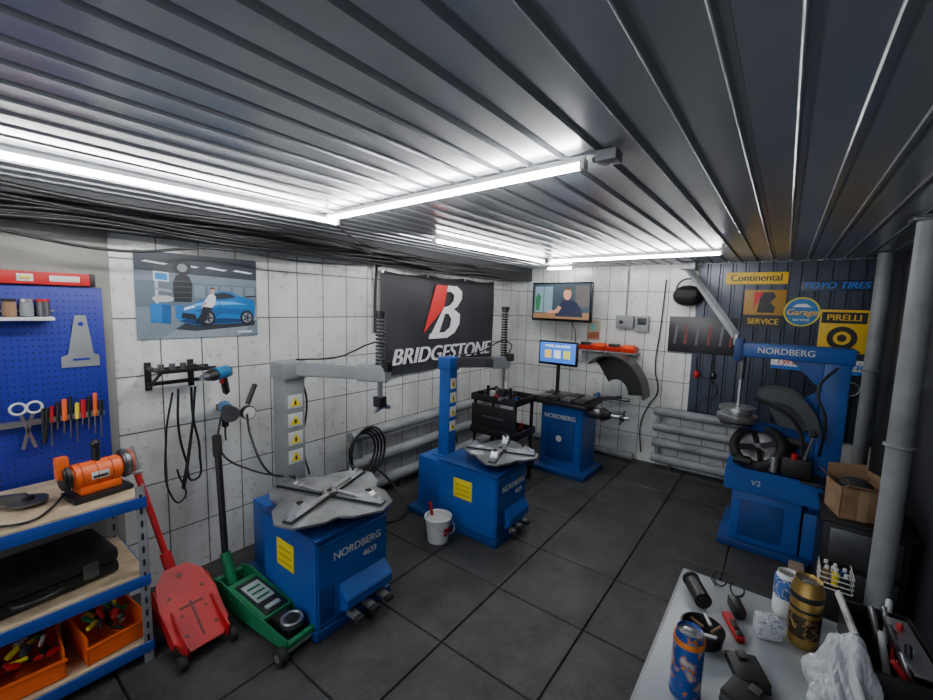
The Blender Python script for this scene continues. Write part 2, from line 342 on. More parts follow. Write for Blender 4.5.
def tv():
    g=G('wall_television',M=Matrix.Translation((4.36,1.995,1.655))@Matrix.Rotation(math.radians(-6),4,'Z')@FWM(0,0,0))
    g.box('bezel',(-.37,-.215,-.03),(.37,.215,.012),GLOSSBLK,.006)
    g.box('screen',(-.35,-.185,.012),(.35,.200,.014),flat('tv_bg',(.05,.07,.09),.2,.7),.0005)
    def p(n,pts,c,l,e=.9): g.poly(n,pts,flat('tv_'+n,c,.3,e),l,base=.0142)
    p('window',[(-.33,-.12),(-.10,-.12),(-.10,.17),(-.33,.17)],(.16,.25,.30),1)
    p('window_bar',[(-.22,-.12),(-.21,-.12),(-.21,.17),(-.22,.17)],(.05,.06,.07),2)
    p('plant',[(-.32,-.1),(-.27,-.1),(-.25,.06),(-.29,.1),(-.325,.04)],(.03,.12,.06),2)
    p('shelf',[(.18,-.05),(.34,-.05),(.34,.18),(.18,.18)],(.10,.09,.09),1)
    p('desk',[(-.35,-.185),(.35,-.185),(.35,-.11),(-.35,-.13)],(.22,.12,.06),2)
    p('torso',[(-.06,-.16),(-.03,-.05),(.04,.02),(.12,.03),(.2,.0),(.26,-.08),(.28,-.16)],(.02,.025,.05),3)
    p('arm',[(-.16,-.13),(-.02,-.12),(.02,-.06),(-.02,-.04),(-.06,-.09),(-.16,-.10)],(.45,.22,.14),4)
    p('head',circ(.085,.085,.048,20,.065),(.5,.25,.16),4)
    p('hair',[(.035,.10),(.045,.150),(.085,.165),(.13,.15),(.138,.10),(.12,.13),(.055,.132)],(.08,.05,.035),5)
    g.box('wall_mount',(-.06,-.08,-.2),(.06,.08,-.03),STEELD,.003)
    g.tube('cord',[(.1,-.2,-.05),(.12,-.30,-.12),(.10,-.45,-.2),(.11,-.60,-.21)],.005,BLACK)
tv()
def fsign(name,ytop,z0,w,h,m,t=.004,x=D): 
    g=G(name,M=FWM(x-.001,ytop,z0));board(g,0,0,w,h,m,t);return g
def sheet():
    bm=bmesh.new();prof=[];y=.70
    while y>RW+.01:
        prof+=[(y,0),(y-.006,-.014),(y-.075,-.014),(y-.081,0),(y-.095,0)];y-=.1
    a=[bm.verts.new((D-.006+q[1],q[0],.55)) for q in prof];b=[bm.verts.new((D-.006+q[1],q[0],CZ-.005)) for q in prof]
    for i in range(len(prof)-1): bm.faces.new((a[i],a[i+1],b[i+1],b[i]))
    single('wall_far_cladding',bm,NAVY)
sheet()
XS=D-.0195
yl=flat('yellow',(.80,.50,.02));blk=flat('black',(.015,.015,.016));tb=flat('toyo_blue',(.02,.16,.6));wt=flat('white',(.75,.75,.76));rd=flat('red',(.62,.02,.02))
g=fsign('tyre_brand_sign',.47,1.85,.46,.105,yl,x=XS);g.text('lettering','Continental',(.23,.055,.005),.085,blk,sx=.95,bold=.002)
g=fsign('tyre_service_sign',.31,1.47,.30,.33,flat('dk_orange',(.42,.22,.03)),x=XS)
g.poly('dark_field',[(.0,0),(.30,0),(.30,.11),(0,.11)],blk,1,base=.004);g.text('lettering','SERVICE',(.15,.05,.006),.07,yl,sx=.9,bold=.001)
g.poly('b_mark',[(.10,.13),(.22,.13),(.23,.18),(.19,.22),(.23,.27),(.21,.31),(.12,.31)],blk,2,base=.004);g.poly('b_wedge',[(.07,.17),(.14,.31),(.07,.31)],rd,3,base=.004)
g=G('garage_sign',M=FWM(XS,.02,1.49));g.cyl('disc',(.125,.125,0),(.125,.125,.006),.125,flat('garage_blue',(.02,.16,.42)),seg=40)
g.torus('rim',(.125,.125,.006),.118,.006,YELLOW,w=.003);g.text('lettering','Garage',(.125,.12,.008),.072,yl,shear=.2,bold=.0015);g.text('small_lettering','service',(.125,.06,.008),.04,wt)
g.poly('car_shape',[(.06,.165),(.09,.19),(.15,.195),(.19,.165)],wt,1,base=.0065)
g=G('tyre_lettering_sign',M=FWM(XS,-.08,1.79));g.box('backing',(0,0,0),(.44,.09,.003),NAVY,.0005);g.text('lettering','TOYO TIRES',(.22,.045,.004),.075,tb,shear=.25,sx=1.0,bold=.003)
g=fsign('tyre_placard',-.23,1.29,.30,.35,yl,t=.022,x=D);PB=.022
g.poly('band',[(.01,.24),(.29,.24),(.29,.33),(.01,.33)],blk,1,base=PB);g.text('lettering','PIRELLI',(.15,.285,PB+.002),.07,yl,bold=.0015)
g.poly('tyre',circ(.15,.12,.095,30),blk,1,base=PB);g.poly('rim',circ(.15,.12,.055,24),yl,2,base=PB);g.poly('hub',circ(.15,.12,.03,24),blk,3,base=PB);g.poly('base_line',[(.03,.005),(.27,.005),(.27,.022),(.03,.022)],blk,2,base=PB)
g=fsign('garage_banner',.07,1.115,.64,.12,wt,x=XS);g.poly('band',[(0,0),(.64,0),(.64,.03),(0,.03)],tb,1,base=.004);g.text('lettering','Goodrich',(.49,.07,.006),.085,tb,shear=.2,bold=.002);g.text('lettering_2','Tyres',(.12,.07,.006),.08,rd,shear=.2)
g=G('round_badge_sign',M=FWM(XS,-.40,.93));g.cyl('disc',(.07,.07,0),(.07,.07,.005),.07,blk);g.torus('ring',(.07,.07,.005),.055,.005,STEEL,w=.002)
g=fsign('black_tool_poster',.92,1.19,.58,.35,flat('blackp',(.02,.02,.022),.3),t=.022,x=D)
for i,xx in enumerate((.05,.14,.24,.34,.44,.52)): g.poly('tool_%d'%i,[(xx,.08),(xx+.02,.08),(xx+.035,.26),(xx+.012,.27)],flat('pt%d'%(i%2),((.12,.12,.13),(.18,.02,.02))[i%2]),1,base=.022)
g=G('hanging_hand_pliers')
for k,y in enumerate((.64,.50)):
    g.tube('cord_%d'%k,[(D-.03,y,1.20),(D-.04,y+.01,1.10),(D-.04,y,1.02)],.005,BLACK);g.sph('grip_%d'%k,(D-.045,y,.99),.028,RED if k==0 else BLACK,(.7,1,1.3))
g=G('wall_power_cord');g.tube('cord',[(D-.02,.98,1.9),(D-.02,1.0,1.4),(D-.025,1.02,1.0),(D-.03,.98,.75),(D-.03,1.05,.62),(D-.03,1.12,.40),(D-.03,1.1,.1)],.006,BLACK)
g.tube('cord_loop',[(D-.03,.62,.98),(D-.035,.50,.93),(D-.035,.46,.82),(D-.035,.58,.74),(D-.035,.66,.70)],.005,BLACK)
g=fsign('small_picture',1.77,1.24,.15,.22,flat('pic',(.42,.36,.25)),x=D);g.poly('p1',[(.01,.02),(.14,.02),(.14,.1),(.01,.08)],flat('picr',(.35,.10,.05)),1,base=.004);g.poly('p2',circ(.07,.15,.035),flat('picb',(.2,.45,.5)),2,base=.004)
g=G('electrical_switch_box',M=FWM(D,1.44,1.40));g.box('body',(0,0,0),(.18,.13,.06),GREYP,.006);g.box('meter',(.2,-.03,0),(.33,.13,.05),GREYP,.006);g.box('window',(.22,.04,.05),(.31,.11,.053),BLACK,.002)
g.cyl('knob',(.06,.06,.06),(.06,.06,.075),.02,BLACK);g.tube('conduit',[(.09,.13,.02),(.09,.3,.02),(.09,.6,.02)],.008,GREYP,False)
g=G('hanging_black_bag',M=FWM(D-.12,.76,1.74))
g.sph('body',(0,0,0),.125,BLACK,(1.05,.8,.7));g.torus('strap',(0,.06,.0),.10,.008,BLACK,axis=(0,0,1));g.box('flap',(-.09,-.02,.06),(.09,.05,.09),RUB,.01);g.cyl('hook',(0,.09,.0),(0,.09,-.119),.006,STEEL)
# ------------------------------------------------------------ pipe radiators
g=G('pipe_radiator')
for i,z in enumerate((.58,.42,.26,.10)):
    g.cyl('pipe_%d'%i,(D-.10-.0,.98,z),(D-.10,-.20,z),.045,PIPE,bev=.01)
for k,z in enumerate((.50,.18)): g.cyl('link_%d'%k,(D-.10,.93,z-.06),(D-.10,.93,z+.06),.02,PIPE)
g.cyl('link_c',(D-.10,-.12,.28),(D-.10,-.12,.40),.02,PIPE)
g.cyl('foot_1',(D-.10,.8,0),(D-.10,.8,.08),.012,STEELD);g.cyl('foot_2',(D-.1,0,0),(D-.1,0,.08),.012,STEELD)
g=G('floor_heating_pipe');g.tube('pipe',[(D-.08,W-.25,.041),(D-.08,1.16,.041)],.04,PIPE,False)
g=G('pipe_radiator')
for i,z in enumerate((.56,.34,.12)):
    g.cyl('pipe_%d'%i,(1.95,W-.10,z),(D-.45,W-.10,z),.045,PIPE,bev=.01)
for k,x in enumerate((2.05,4.05)): g.cyl('link_%d'%k,(x,W-.1,.12),(x,W-.1,.56),.022,PIPE)
g.cyl('leg_1',(2.5,W-.1,0),(2.5,W-.1,.1),.012,STEELD);g.cyl('leg_2',(3.6,W-.1,0),(3.6,W-.1,.1),.012,STEELD)
g=G('coiled_air_hose')
for k in range(4):
    R=.11+.012*k;g.tube('loop_%d'%k,[(2.02+.01*k+R*1.1*math.cos(a),W-.17-.012*k,.46+R*1.3*math.sin(a)) for a in [i*pi/6 for i in range(12)]],.009,BLACK,True,4,True)
g.tube('tail',[(2.1,W-.2,.34),(2.2,W-.35,.15),(2.15,W-.5,.02),(1.9,W-.45,.015)],.009,BLACK)
g=G('steel_column');g.cyl('shaft',(2.74,-.475,0),(2.74,-.475,CZ-.006),.046,PIPE);g.box('base_plate',(2.68,-.54,0),(2.80,-.41,.012),STEELD);g.box('top_plate',(2.68,-.54,CZ-.03),(2.80,-.41,CZ-.012),STEELD);g.torus('collar',(2.74,-.475,1.0),.05,.008,GREYP)
g=G('steel_column');g.cyl('shaft',(4.2,-.53,0),(4.2,-.53,CZ-.006),.045,PIPE);g.box('base_plate',(4.13,-.60,0),(4.27,-.46,.012),STEELD);g.torus('collar',(4.2,-.53,1.2),.05,.008,GREYP)
g=G('diagonal_brace');g.beam('tube',(4.45,.76,1.98),(3.62,.27,1.42),.05,.04,PIPE);g.box('plate',(4.38,.70,1.98),(4.52,.82,2.045),STEELD)
g.cyl('rod',(3.62,.27,1.44),(3.62,.27,1.36),.02,STEEL)
# ------------------------------------------------------------ tyre changers
def changer(body,tc,tw,col,shaft,colmat,ztop,ped):
    g=G('tyre_changer',(body[0],body[2],0));ox,oy=body[0],body[2]
    def L(x,y,z=0): return (x-ox,y-oy,z)
    x0,x1,y0,y1,h=body
    X1=x1-x0;Y1=y1-y0
    g.box('skid',(-.01,-.01,0),(X1+.02,Y1+.30,.05),BLUED,.006)
    pts=[(0,0,.05),(0,Y1,.05),(0,Y1,h),(0,.03,h),(0,0,h-.03)]
    g.prism('cabinet',pts,(X1,0,0),BLUE,.008)
    g.box('rear_base',(.08,Y1,.05),(X1-.05,Y1+.28,h-.06),BLUE,.008)
    g.box('top_lip',(-.008,-.008,h-.012),(X1+.008,Y1+.008,h+.004),BLUED,.004)
    g.box('warning_sticker',(-.003,Y1*.40,h*.52),(0.001,Y1*.72,h*.80),YELLOW,.0008)
    for i in range(3): g.box('sticker_line_%d'%i,(-.0045,Y1*.44,h*(.57+.07*i)),(-.002,Y1*.68,h*(.585+.07*i)),flat('ochre',(.5,.36,.02)),.0003)
    g.text('lettering','NORDBERG',(X1*.55,-.002,h*.76),.055,CREAM,Matrix.Rotation(pi/2,4,'X'),bold=.0008)
    g.text('lettering_model','4639',(X1*.72,-.002,h*.63),.045,CREAM,Matrix.Rotation(pi/2,4,'X'),bold=.0008)
    d=ped
    g.prism('pedal_cover',[(X1*.28,0,.23),(X1*.28,-d*.6,.17),(X1*.28,-d*.6,.12),(X1*.28,0,.08)],(X1*.68,0,0),BLUE,.004)
    for i in range(3):
        x=X1*(.34+.22*i)
        g.prism('pedal_%d'%i,[(x,-.02,.09),(x,-d,.075),(x,-d,.06),(x,-.02,.06)],(.04,0,0),PEDAL,.003);g.box('pedal_pad_%d'%i,(x-.002,-d-.004,.058),(x+.042,-d+.03,.08),RUB,.004)
    g.box('side_panel_seam',(.03*X1,-.002,.08),(.22*X1,.001,h*.5),BLUED,.001)
    for i,(a,b) in enumerate(((.05,.12),(.95,.12),(.05,.92),(.95,.92))): g.cyl('screw_%d'%i,(X1*a,-.003,h*b),(X1*a,.001,h*b),.006,STEELD,seg=10)
    g.cyl('regulator',(X1+.0,Y1*.6,h*.75),(X1+.04,Y1*.6,h*.75),.03,BLACK);g.cyl('gauge',(X1+.04,Y1*.6,h*.75),(X1+.05,Y1*.6,h*.75),.028,WHITE)
    cx,cy,_=L(*tc);zt=h+.075
    g.cyl('turntable_gearbox',(cx,cy,h),(cx,cy,zt-.03),.09,BLACK);g.cyl('turntable_hub',(cx,cy,zt-.03),(cx,cy,zt-.012),.14,STEELD)
    pl=[];rr=tw/2
    for k in range(4):
        a=k*pi/2+math.radians(20)
        for da,q in ((-.55,.97),(-.16,1.16),(.16,1.16),(.55,.97),(.785,.84)):
            pl.append((cx+rr*q*math.cos(a+da),cy+rr*q*math.sin(a+da),zt-.012))
    g.prism('turntable_plate',pl,(0,0,.012),PLATE,.002)
    g.cyl('turntable_cap',(cx,cy,zt),(cx,cy,zt+.024),.035,STEEL,bev=.004);g.cyl('turntable_bolt',(cx,cy,zt+.024),(cx,cy,zt+.030),.014,BLACK,seg=6)
    for k in range(4):
        a=k*pi/2+math.radians(20);ca,sa=math.cos(a),math.sin(a)
        g.beam('slide_%d'%k,(cx+.03*ca,cy+.03*sa,zt+.004),(cx+rr*1.08*ca,cy+rr*1.08*sa,zt+.004),.054,.010,BLACK,.002)
        g.beam('slide_bar_%d'%k,(cx+.05*ca,cy+.05*sa,zt+.010),(cx+rr*1.05*ca,cy+rr*1.05*sa,zt+.010),.032,.008,STEEL,.002)
        b=a+.42
        g.beam('link_arm_%d'%k,(cx+.04*math.cos(b),cy+.04*math.sin(b),zt+.022),(cx+rr*.66*ca,cy+rr*.66*sa,zt+.022),.026,.008,STEEL,.002)
        p=Vector((cx+rr*.78*ca,cy+rr*.78*sa,zt+.012))
        R=Matrix.Rotation(a,3,'Z')
        pr=[(-.06,-.022,0),(.06,-.022,0),(.06,-.022,.02),(.03,-.022,.028),(.01,-.022,.05),(-.01,-.022,.05),(-.015,-.022,.02),(-.06,-.022,.02)]
        g.prism('jaw_%d'%k,[p+R@Vector(q) for q in pr],R@Vector((0,.044,0)),STEEL,.002)
        g.box('jaw_pad_%d'%k,tuple(p+Vector((0,0,.04))-Vector((.013,.013,.004))),tuple(p+Vector((0,0,.04))+Vector((.013,.013,.016))),BLACK,.003)
    kx,ky,_=L(col[0],col[1]);cw=col[2]/2
    g.box('column_foot',(kx-cw-.03,ky-cw-.03,h-.07),(kx+cw+.03,ky+cw+.03,h-.05),colmat,.004)
    g.box('column',(kx-cw,ky-cw,h-.06),(kx+cw,ky+cw,ztop-.02),colmat,.012)
    g.box('column_cap',(kx-cw-.012,ky-cw-.012,ztop-.10),(kx+cw+.012,ky+cw+.012,ztop),colmat,.015)
    for i in range(4): 
        z=h+.14+i*.11
        if z<ztop-.15:
            g.box('sticker_%d'%i,(kx-cw*.7,ky-cw-.002,z),(kx+cw*.7,ky-cw+.001,z+.08),CREAM,.0005)
            g.prism('sticker_mark_%d'%i,[(kx-cw*.5,ky-cw-.0035,z+.012),(kx+cw*.5,ky-cw-.0035,z+.012),(kx,ky-cw-.0035,z+.07)],(0,.002,0),YELLOW)
            g.box('sticker_dot_%d'%i,(kx-.006,ky-cw-.0045,z+.02),(kx+.006,ky-cw-.003,z+.045),BLACK,.0003)
    sx,sy,_=L(shaft[0],shaft[1]);sz0,sz1=shaft[2],shaft[3]
    g.beam('swing_arm',(kx,ky,ztop-.045),(sx,sy,ztop-.045),.07,.075,GREYP if colmat is not BLUE else STEELD,.01)
    g.beam('arm_sleeve',(kx+(sx-kx)*.76,ky+(sy-ky)*.76,ztop-.045),(kx+(sx-kx)*1.10,ky+(sy-ky)*1.10,ztop-.045),.085,.095,GREYP,.01)
    g.cyl('hex_shaft',(sx,sy,sz0+.04),(sx,sy,sz1-.02),.016,STEEL,seg=6)
    n=int((sz1-ztop)/.02)
    for i in range(n): g.torus('spring_coil_%d'%i,(sx,sy,ztop+.012+i*.02),.022,.006,BLACK,seg=20,t=8)
    g.cyl('shaft_cap',(sx,sy,sz1-.02),(sx,sy,sz1+.01),.032,BLACK,bev=.005)
    g.box('lock_handle',(sx-.02,sy-.085,ztop-.03),(sx+.02,sy-.03,ztop+.03),BLACK,.008)
    g.tube('arm_air_line',[(sx+.02,sy-.02,ztop+.01),(sx+.05,sy-.03,ztop+.10),(kx+(sx-kx)*.5,ky+(sy-ky)*.5,ztop+.03),(kx+.03,ky-.03,ztop+.01)],.005,BLACK)
    g.tube('column_hose',[(kx+cw+.01,ky,ztop-.10),(kx+cw+.05,ky,ztop-.25),(kx+cw+.02,ky,h+.2),(kx+cw+.05,ky-.02,h+.02)],.006,BLACK)
    g.box('mount_clamp',(sx-.028,sy-.028,sz0+.02),(sx+.028,sy+.028,sz0+.08),BLACK,.005)
    g.prism('mount_head',[(sx-.05,sy-.012,sz0),(sx-.01,sy-.012,sz0+.03),(sx+.03,sy-.012,sz0+.035),(sx+.075,sy-.012,sz0+.01),(sx+.08,sy-.012,sz0-.01),(sx+.02,sy-.012,sz0+.008),(sx-.04,sy-.012,sz0-.012)],(0,.026,0),STEEL,.004)
    return g
g1=changer((1.05,1.48,1.62,2.10,.50),(1.28,1.85),.60,(1.32,2.30,.13),(1.60,1.82,.98,1.54),GREYP,1.24,.11)
g2=changer((2.23,2.62,1.40,1.90,.49),(2.48,1.54),.46,(2.46,2.02,.10),(2.80,1.74,.86,1.58),BLUE,1.20,.07)
g=G('air_gun_with_hose')
g.tube('hose',[(1.08,2.62,.95),(1.02,2.5,.72),(1.12,2.38,.62),(1.22,2.2,.60),(1.10,2.14,.68),(1.07,2.25,.85),(1.12,2.40,.95)],.006,BLACK)
g.cyl('gauge_body',(1.13,2.42,.95),(1.13,2.39,.95),.04,BLACK);g.cyl('gauge_face',(1.13,2.39,.95),(1.13,2.387,.95),.034,WHITE);g.cyl('handle',(1.13,2.41,1.0),(1.19,2.44,1.1),.014,BLACK)
g.box('wall_hook',(1.06,2.60,.93),(1.10,W-.001,.97),STEELD)
g=G('white_bucket',(2.07,1.76,0))
g.lathe('pail',[(0,0),(.070,0),(.088,.165),(.092,.165),(.092,.172),(.084,.172),(.066,.008),(0,.008)],(0,0,0),WHITE)
g.torus('rim',(0,0,.165),.090,.005,WHITE,w=.006);g.tube('handle',[(-.09,0,.15),(-.06,-.09,.11),(.0,-.12,.09),(.06,-.09,.11),(.09,0,.15)],.003,STEEL)
g.box('label',(-.03,-.084,.06),(.03,-.076,.11),RED,.002);g.cyl('brush_handle',(.0,.02,.03),(-.03,.05,.26),.011,RED);g.cyl('brush_head',(.0,.02,.02),(.0,.02,.1),.03,BLACK);g.sph('paste',(0,0,.15),.078,CREAM,(1,1,.3))
# ------------------------------------------------------------ wheel balancer
def balancer():
    g=G('wheel_balancer')
    g.prism('cabinet',[(3.70,1.42,.0),(4.08,1.42,0),(4.08,1.86,0),(3.74,1.86,0)],(0,0,.66),BLUE,.01)
    g.box('plinth',(3.62,1.34,0),(4.12,1.90,.05),BLUED,.01)
    g.box('front_panel',(3.694,1.50,.14),(3.712,1.78,.5),BLUED,.004)
    g.text('lettering','NORDBERG',(3.69,1.64,.55),.06,CREAM,MW((0,-1,0),(0,0,1),(-1,0,0),(0,0,0)),bold=.001)
    g.lathe('warning_mark',[(0,0),(.03,0),(.03,.003),(0,.003)],(3.69,1.64,.34),CREAM,(-1,0,0))
    g.box('weight_tray',(3.66,1.38,.66),(4.12,1.95,.70),BLACK,.01)
    for i in range(4):
        for j in range(2): g.box('tray_cell_%d%d'%(i,j),(3.69+.2*j,1.41+.13*i,.70),(3.86+.2*j,1.52+.13*i,.73),STEELD if (i+j)%2 else BLACK,.006)
    g.cyl('shaft_housing',(3.9,1.42,.60),(3.9,1.32,.60),.055,STEELD,bev=.006);g.cyl('shaft',(3.9,1.32,.60),(3.9,1.06,.60),.018,STEEL)
    g.cyl('cone',(3.9,1.30,.60),(3.9,1.22,.60),.07,BLACK,.03);g.cyl('wing_nut',(3.9,1.14,.60),(3.9,1.10,.60),.04,BLACK,bev=.008)
    for s in (-1,1): g.cyl('nut_handle_%d'%s,(3.9,1.12,.60),(3.9+.06*s,1.12,.60+.05*s),.01,BLACK)
    g.beam('distance_arm',(3.95,1.40,.72),(3.95,1.15,.78),.015,.03,BLACK)
    g.cyl('monitor_post',(3.95,1.80,.70),(3.95,1.80,1.06),.02,BLACK)
    g.box('monitor_bezel',(3.87,1.575,1.02),(3.91,1.985,1.26),GLOSSBLK,.006)
    g.box('monitor_screen',(3.867,1.59,1.045),(3.871,1.97,1.245),flat('scr',(.03,.12,.45),.3,1.6),.0006)
    FM=MW((0,-1,0),(0,0,1),(-1,0,0),(0,0,0))
    g.text('screen_text','WHEEL BALANCER',(3.866,1.78,1.21),.032,flat('scrw',(.8,.85,.9),.3,1.5),FM)
    for i,(a,c) in enumerate(((1.88,(.7,.5,.1)),(1.78,(.7,.7,.7)),(1.68,(.5,.6,.1)))): g.box('screen_block_%d'%i,(3.8655,a-.035,1.09),(3.867,a+.035,1.17),flat('scb%d'%i,c,.3,1),.0003)
    bm=bmesh.new();n=18
    A=[math.radians(5+ i*125/n) for i in range(n+1)]
    V=[]
    for a in A:
        row=[]
        for rr,xx in ((.16,4.33),(.40,4.33),(.43,4.30),(.43,4.06),(.415,4.06),(.415,4.29),(.39,4.315),(.16,4.315)):
            row.append(bm.verts.new((xx,1.32-rr*math.cos(a)*.78,.72+rr*math.sin(a))))
        V.append(row)
    for i in range(n):
        for j in range(8): bm.faces.new((V[i][j],V[i][(j+1)%8],V[i+1][(j+1)%8],V[i+1][j]))
    bm.faces.new(V[0]);bm.faces.new(V[-1])
    g.add('wheel_guard',bm,BLACK,True)
    g.cyl('guard_hinge',(4.32,1.55,.68),(4.32,1.18,.68),.02,STEELD);g.beam('guard_arm',(4.10,1.5,.62),(4.33,1.5,.70),.04,.04,BLUE)
balancer()
g=G('wall_shelf_with_trays')
g.box('shelf',(D-.16,1.18,1.13),(D-.001,1.82,1.145),GREYP,.003)
for i in range(4):
    y=1.20+.155*i
    g.prism('tray_%d'%i,[(D-.16,y,1.147),(D-.03,y,1.147),(D-.02,y,1.21),(D-.18,y,1.19)],(0,.14,0),mat('tray_red',(.70,.04,.02),.4),.005)
    g.box('contents_%d'%i,(D-.14,y+.02,1.19),(D-.05,y+.12,1.225),BLACK if i%2 else ORANGE,.006)
g.box('bracket',(D-.12,1.5,1.05),(D-.001,1.515,1.13),STEELD,.002)
def cart():
    g=G('tool_cart',(3.08,1.78,0));T=.74
    for x in (0,.30):
        for y in (0,.42): g.box('leg_%d%d'%(x*10,y*10),(x-.012,y-.012,.05),(x+.012,y+.012,T+.03),BLACK,.002);g.cyl('castor_%d%d'%(x*10,y*10),(x,y-.012,.027),(x,y+.012,.027),.027,RUB)
    for i,z in enumerate((.14,.44,T)):
        g.box('tray_%d'%i,(-.03,-.03,z),(.33,.45,z+.012),BLACK,.002)
        for k,(a,b) in enumerate((((-.03,-.03),(-.02,.45)),((.32,-.03),(.33,.45)),((-.03,-.03),(.33,-.02)),((-.03,.44),(.33,.45)))): g.box('rim_%d%d'%(i,k),(a[0],a[1],z),(b[0],b[1],z+.06),BLACK,.002)
        for j in range(20):
            c=random.choice([STEEL,STEELD,STEELD,BLACK,CREAM,BLACK,BLACK,STEEL,RED,BLUE]);x=random.uniform(.0,.27);y=random.uniform(0,.40)
            if j%2: g.box('part_%d_%d'%(i,j),(x,y,z+.012),(x+.04,y+.04,z+random.uniform(.05,.12)),c,.005)
            else: g.cyl('tin_%d_%d'%(i,j),(x,y,z+.012),(x,y,z+random.uniform(.06,.16)),.016,c,bev=.003)
    g.box('drawer_front',(-.028,-.02,.50),(-.02,.44,T-.03),BLACK,.003);g.box('drawer_handle',(-.04,.10,.60),(-.03,.32,.615),STEELD,.002)
    g.beam('handle',(.34,.0,T+.03),(.34,.42,T+.03),.02,.02,STEELD)
cart()
# ------------------------------------------------------------ right-hand machine
def rim_machine():
    g=G('truck_tyre_changer')
    x0,y0,y1=3.32,-.22,.22
    g.box('skid',(x0-.03,y0-.03,0),(x0+.55,y1+.03,.05),BLUED,.006)
    g.box('cabinet',(x0,y0+.03,.05),(x0+.5,y1-.03,.40),BLUE,.012)
    g.box('front_panel',(x0-.006,-.10,.09),(x0+.002,.14,.34),BLUED,.003)
    g.prism('upper_cabinet',[(x0-.03,y1+.02,.40),(x0-.03,y0-.14,.40),(x0-.03,y0-.14,.47),(x0-.03,y0-.02,.56),(x0-.03,y1+.02,.56)],(.5,0,0),BLUE,.01)
    g.text('lettering','V2',(x0-.035,.06,.48),.05,CREAM,MW((0,-1,0),(0,0,1),(-1,0,0),(0,0,0)))
    g.box('tool_tray',(x0-.08,y0-.16,.56),(x0+.16,y0+.06,.575),BLACK,.004)
    g.cyl('gearbox',(x0+.2,.05,.56),(x0+.2,.05,.66),.12,BLACK,bev=.02)
    g.box('column',(x0+.10,-.35,.30),(x0+.24,-.22,1.38),BLUE,.01)
    g.prism('column_gusset',[(x0+.16,-.22,.56),(x0+.16,.0,.56),(x0+.16,-.12,.66),(x0+.16,-.22,.92)],(.03,0,0),BLUE,.003)
    g.box('column_base',(x0+.02,-.36,.0),(x0+.34,-.20,.34),BLUE,.01)
    g.box('top_beam',(x0+.06,-.36,1.30),(x0+.20,.24,1.395),BLUE,.01)
    g.text('lettering_top','NORDBERG',(x0+.058,-.02,1.35),.056,CREAM,MW((0,-1,0),(0,0,1),(-1,0,0),(0,0,0)),bold=.001)
    g.prism('beam_gusset',[(x0+.13,-.22,1.30),(x0+.13,-.22,1.12),(x0+.13,-.05,1.30)],(.03,0,0),BLUE,.003)
    g.box('beam_end',(x0+.05,.21,1.27),(x0+.21,.26,1.42),BLUED,.006)
    g.cyl('press_rod',(x0+.12,.21,.92),(x0+.12,.21,1.30),.012,STEEL);g.cyl('press_cylinder',(x0+.12,.21,1.14),(x0+.12,.21,1.30),.022,STEELD)
    g.lathe('press_drum',[(0,0),(.11,0),(.12,.015),(.12,.045),(.09,.06),(.11,.075),(.11,.10),(0,.105)],(x0+.10,.21,.85),STEEL)
    g.lathe('press_disc_lower',[(0,0),(.10,0),(.10,.015),(0,.02)],(x0+.10,.21,.825),STEELD)
    g.beam('press_arm',(x0+.10,.20,.84),(x0+.20,-.18,.80),.06,.06,BLUED,.006)
    ax=(-.80,.20,.56);c=Vector((x0+.09,.07,.69));A=Vector(ax).normalized()
    q=A.to_track_quat('Z','Y').to_matrix()
    g.torus('bead_ring',c,.135,.036,RUB,ax,w=.06)
    g.lathe('chuck_plate',[(.10,-.05),(.105,.03),(.085,.035),(.03,.01),(0,.01)],c,STEELD,ax)
    for k in range(4):
        a=2*pi*k/4+.4;g.beam('chuck_jaw_%d'%k,c+q@Vector((.02*math.cos(a),.02*math.sin(a),.03)),c+q@Vector((.11*math.cos(a),.11*math.sin(a),.05)),.025,.03,BLACK,.004)
    g.beam('tilt_bracket',(x0+.18,.07,.58),(x0+.14,.07,.70),.16,.06,BLUED,.008)
    g.box('motor_block',(x0+.20,-.12,.56),(x0+.42,.16,.80),BLACK,.02);g.cyl('motor_drum',(x0+.24,-.20,.74),(x0+.24,.18,.74),.085,BLACK,bev=.01)
    g.prism('blue_support',[(x0+.24,-.22,.60),(x0+.24,-.05,.60),(x0+.24,-.04,.80),(x0+.24,-.12,1.00),(x0+.24,-.22,1.10)],(.04,0,0),BLUE,.004)
    arc=lambda R,a,z0=.82:(x0+.0,.0-R*math.cos(a)*.92,z0+R*math.sin(a)*1.15)
    AA=[math.radians(8+i*9) for i in range(13)]
    GB=mat('guard_grey',(.045,.047,.052),.28)
    g.prism('hood_arc',[arc(.26,a) for a in AA]+[arc(.20,a,.80) for a in reversed(AA)],(.16,0,0),GB,.003)
    g.prism('hood_side',[arc(.25,a) for a in AA]+[(x0+.0,-.05,.80)],(.006,0,0),GB,0).location=(.155,0,0)
    g.tube('hose_arc',[(x0-.02,.12,1.04),(x0-.03,.0,1.00),(x0-.03,-.08,.95),(x0-.01,-.14,.85),(x0+.02,-.16,.70)],.012,RUB)
    g.tube('hose_arc_2',[(x0+.05,-.28,1.28),(x0+.02,-.20,1.15),(x0+.0,-.25,.95),(x0+.03,-.24,.72)],.008,BLACK)
    g.box('control_block',(x0-.06,-.21,.58),(x0+.05,-.06,.70),BLACK,.01)
    g.cyl('red_knob',(x0-.07,-.12,.70),(x0-.07,-.12,.735),.016,RED)
    g.cyl('lever',(x0-.03,-.17,.70),(x0-.06,-.20,.86),.008,STEEL);g.sph('lever_ball',(x0-.06,-.20,.87),.018,BLACK)
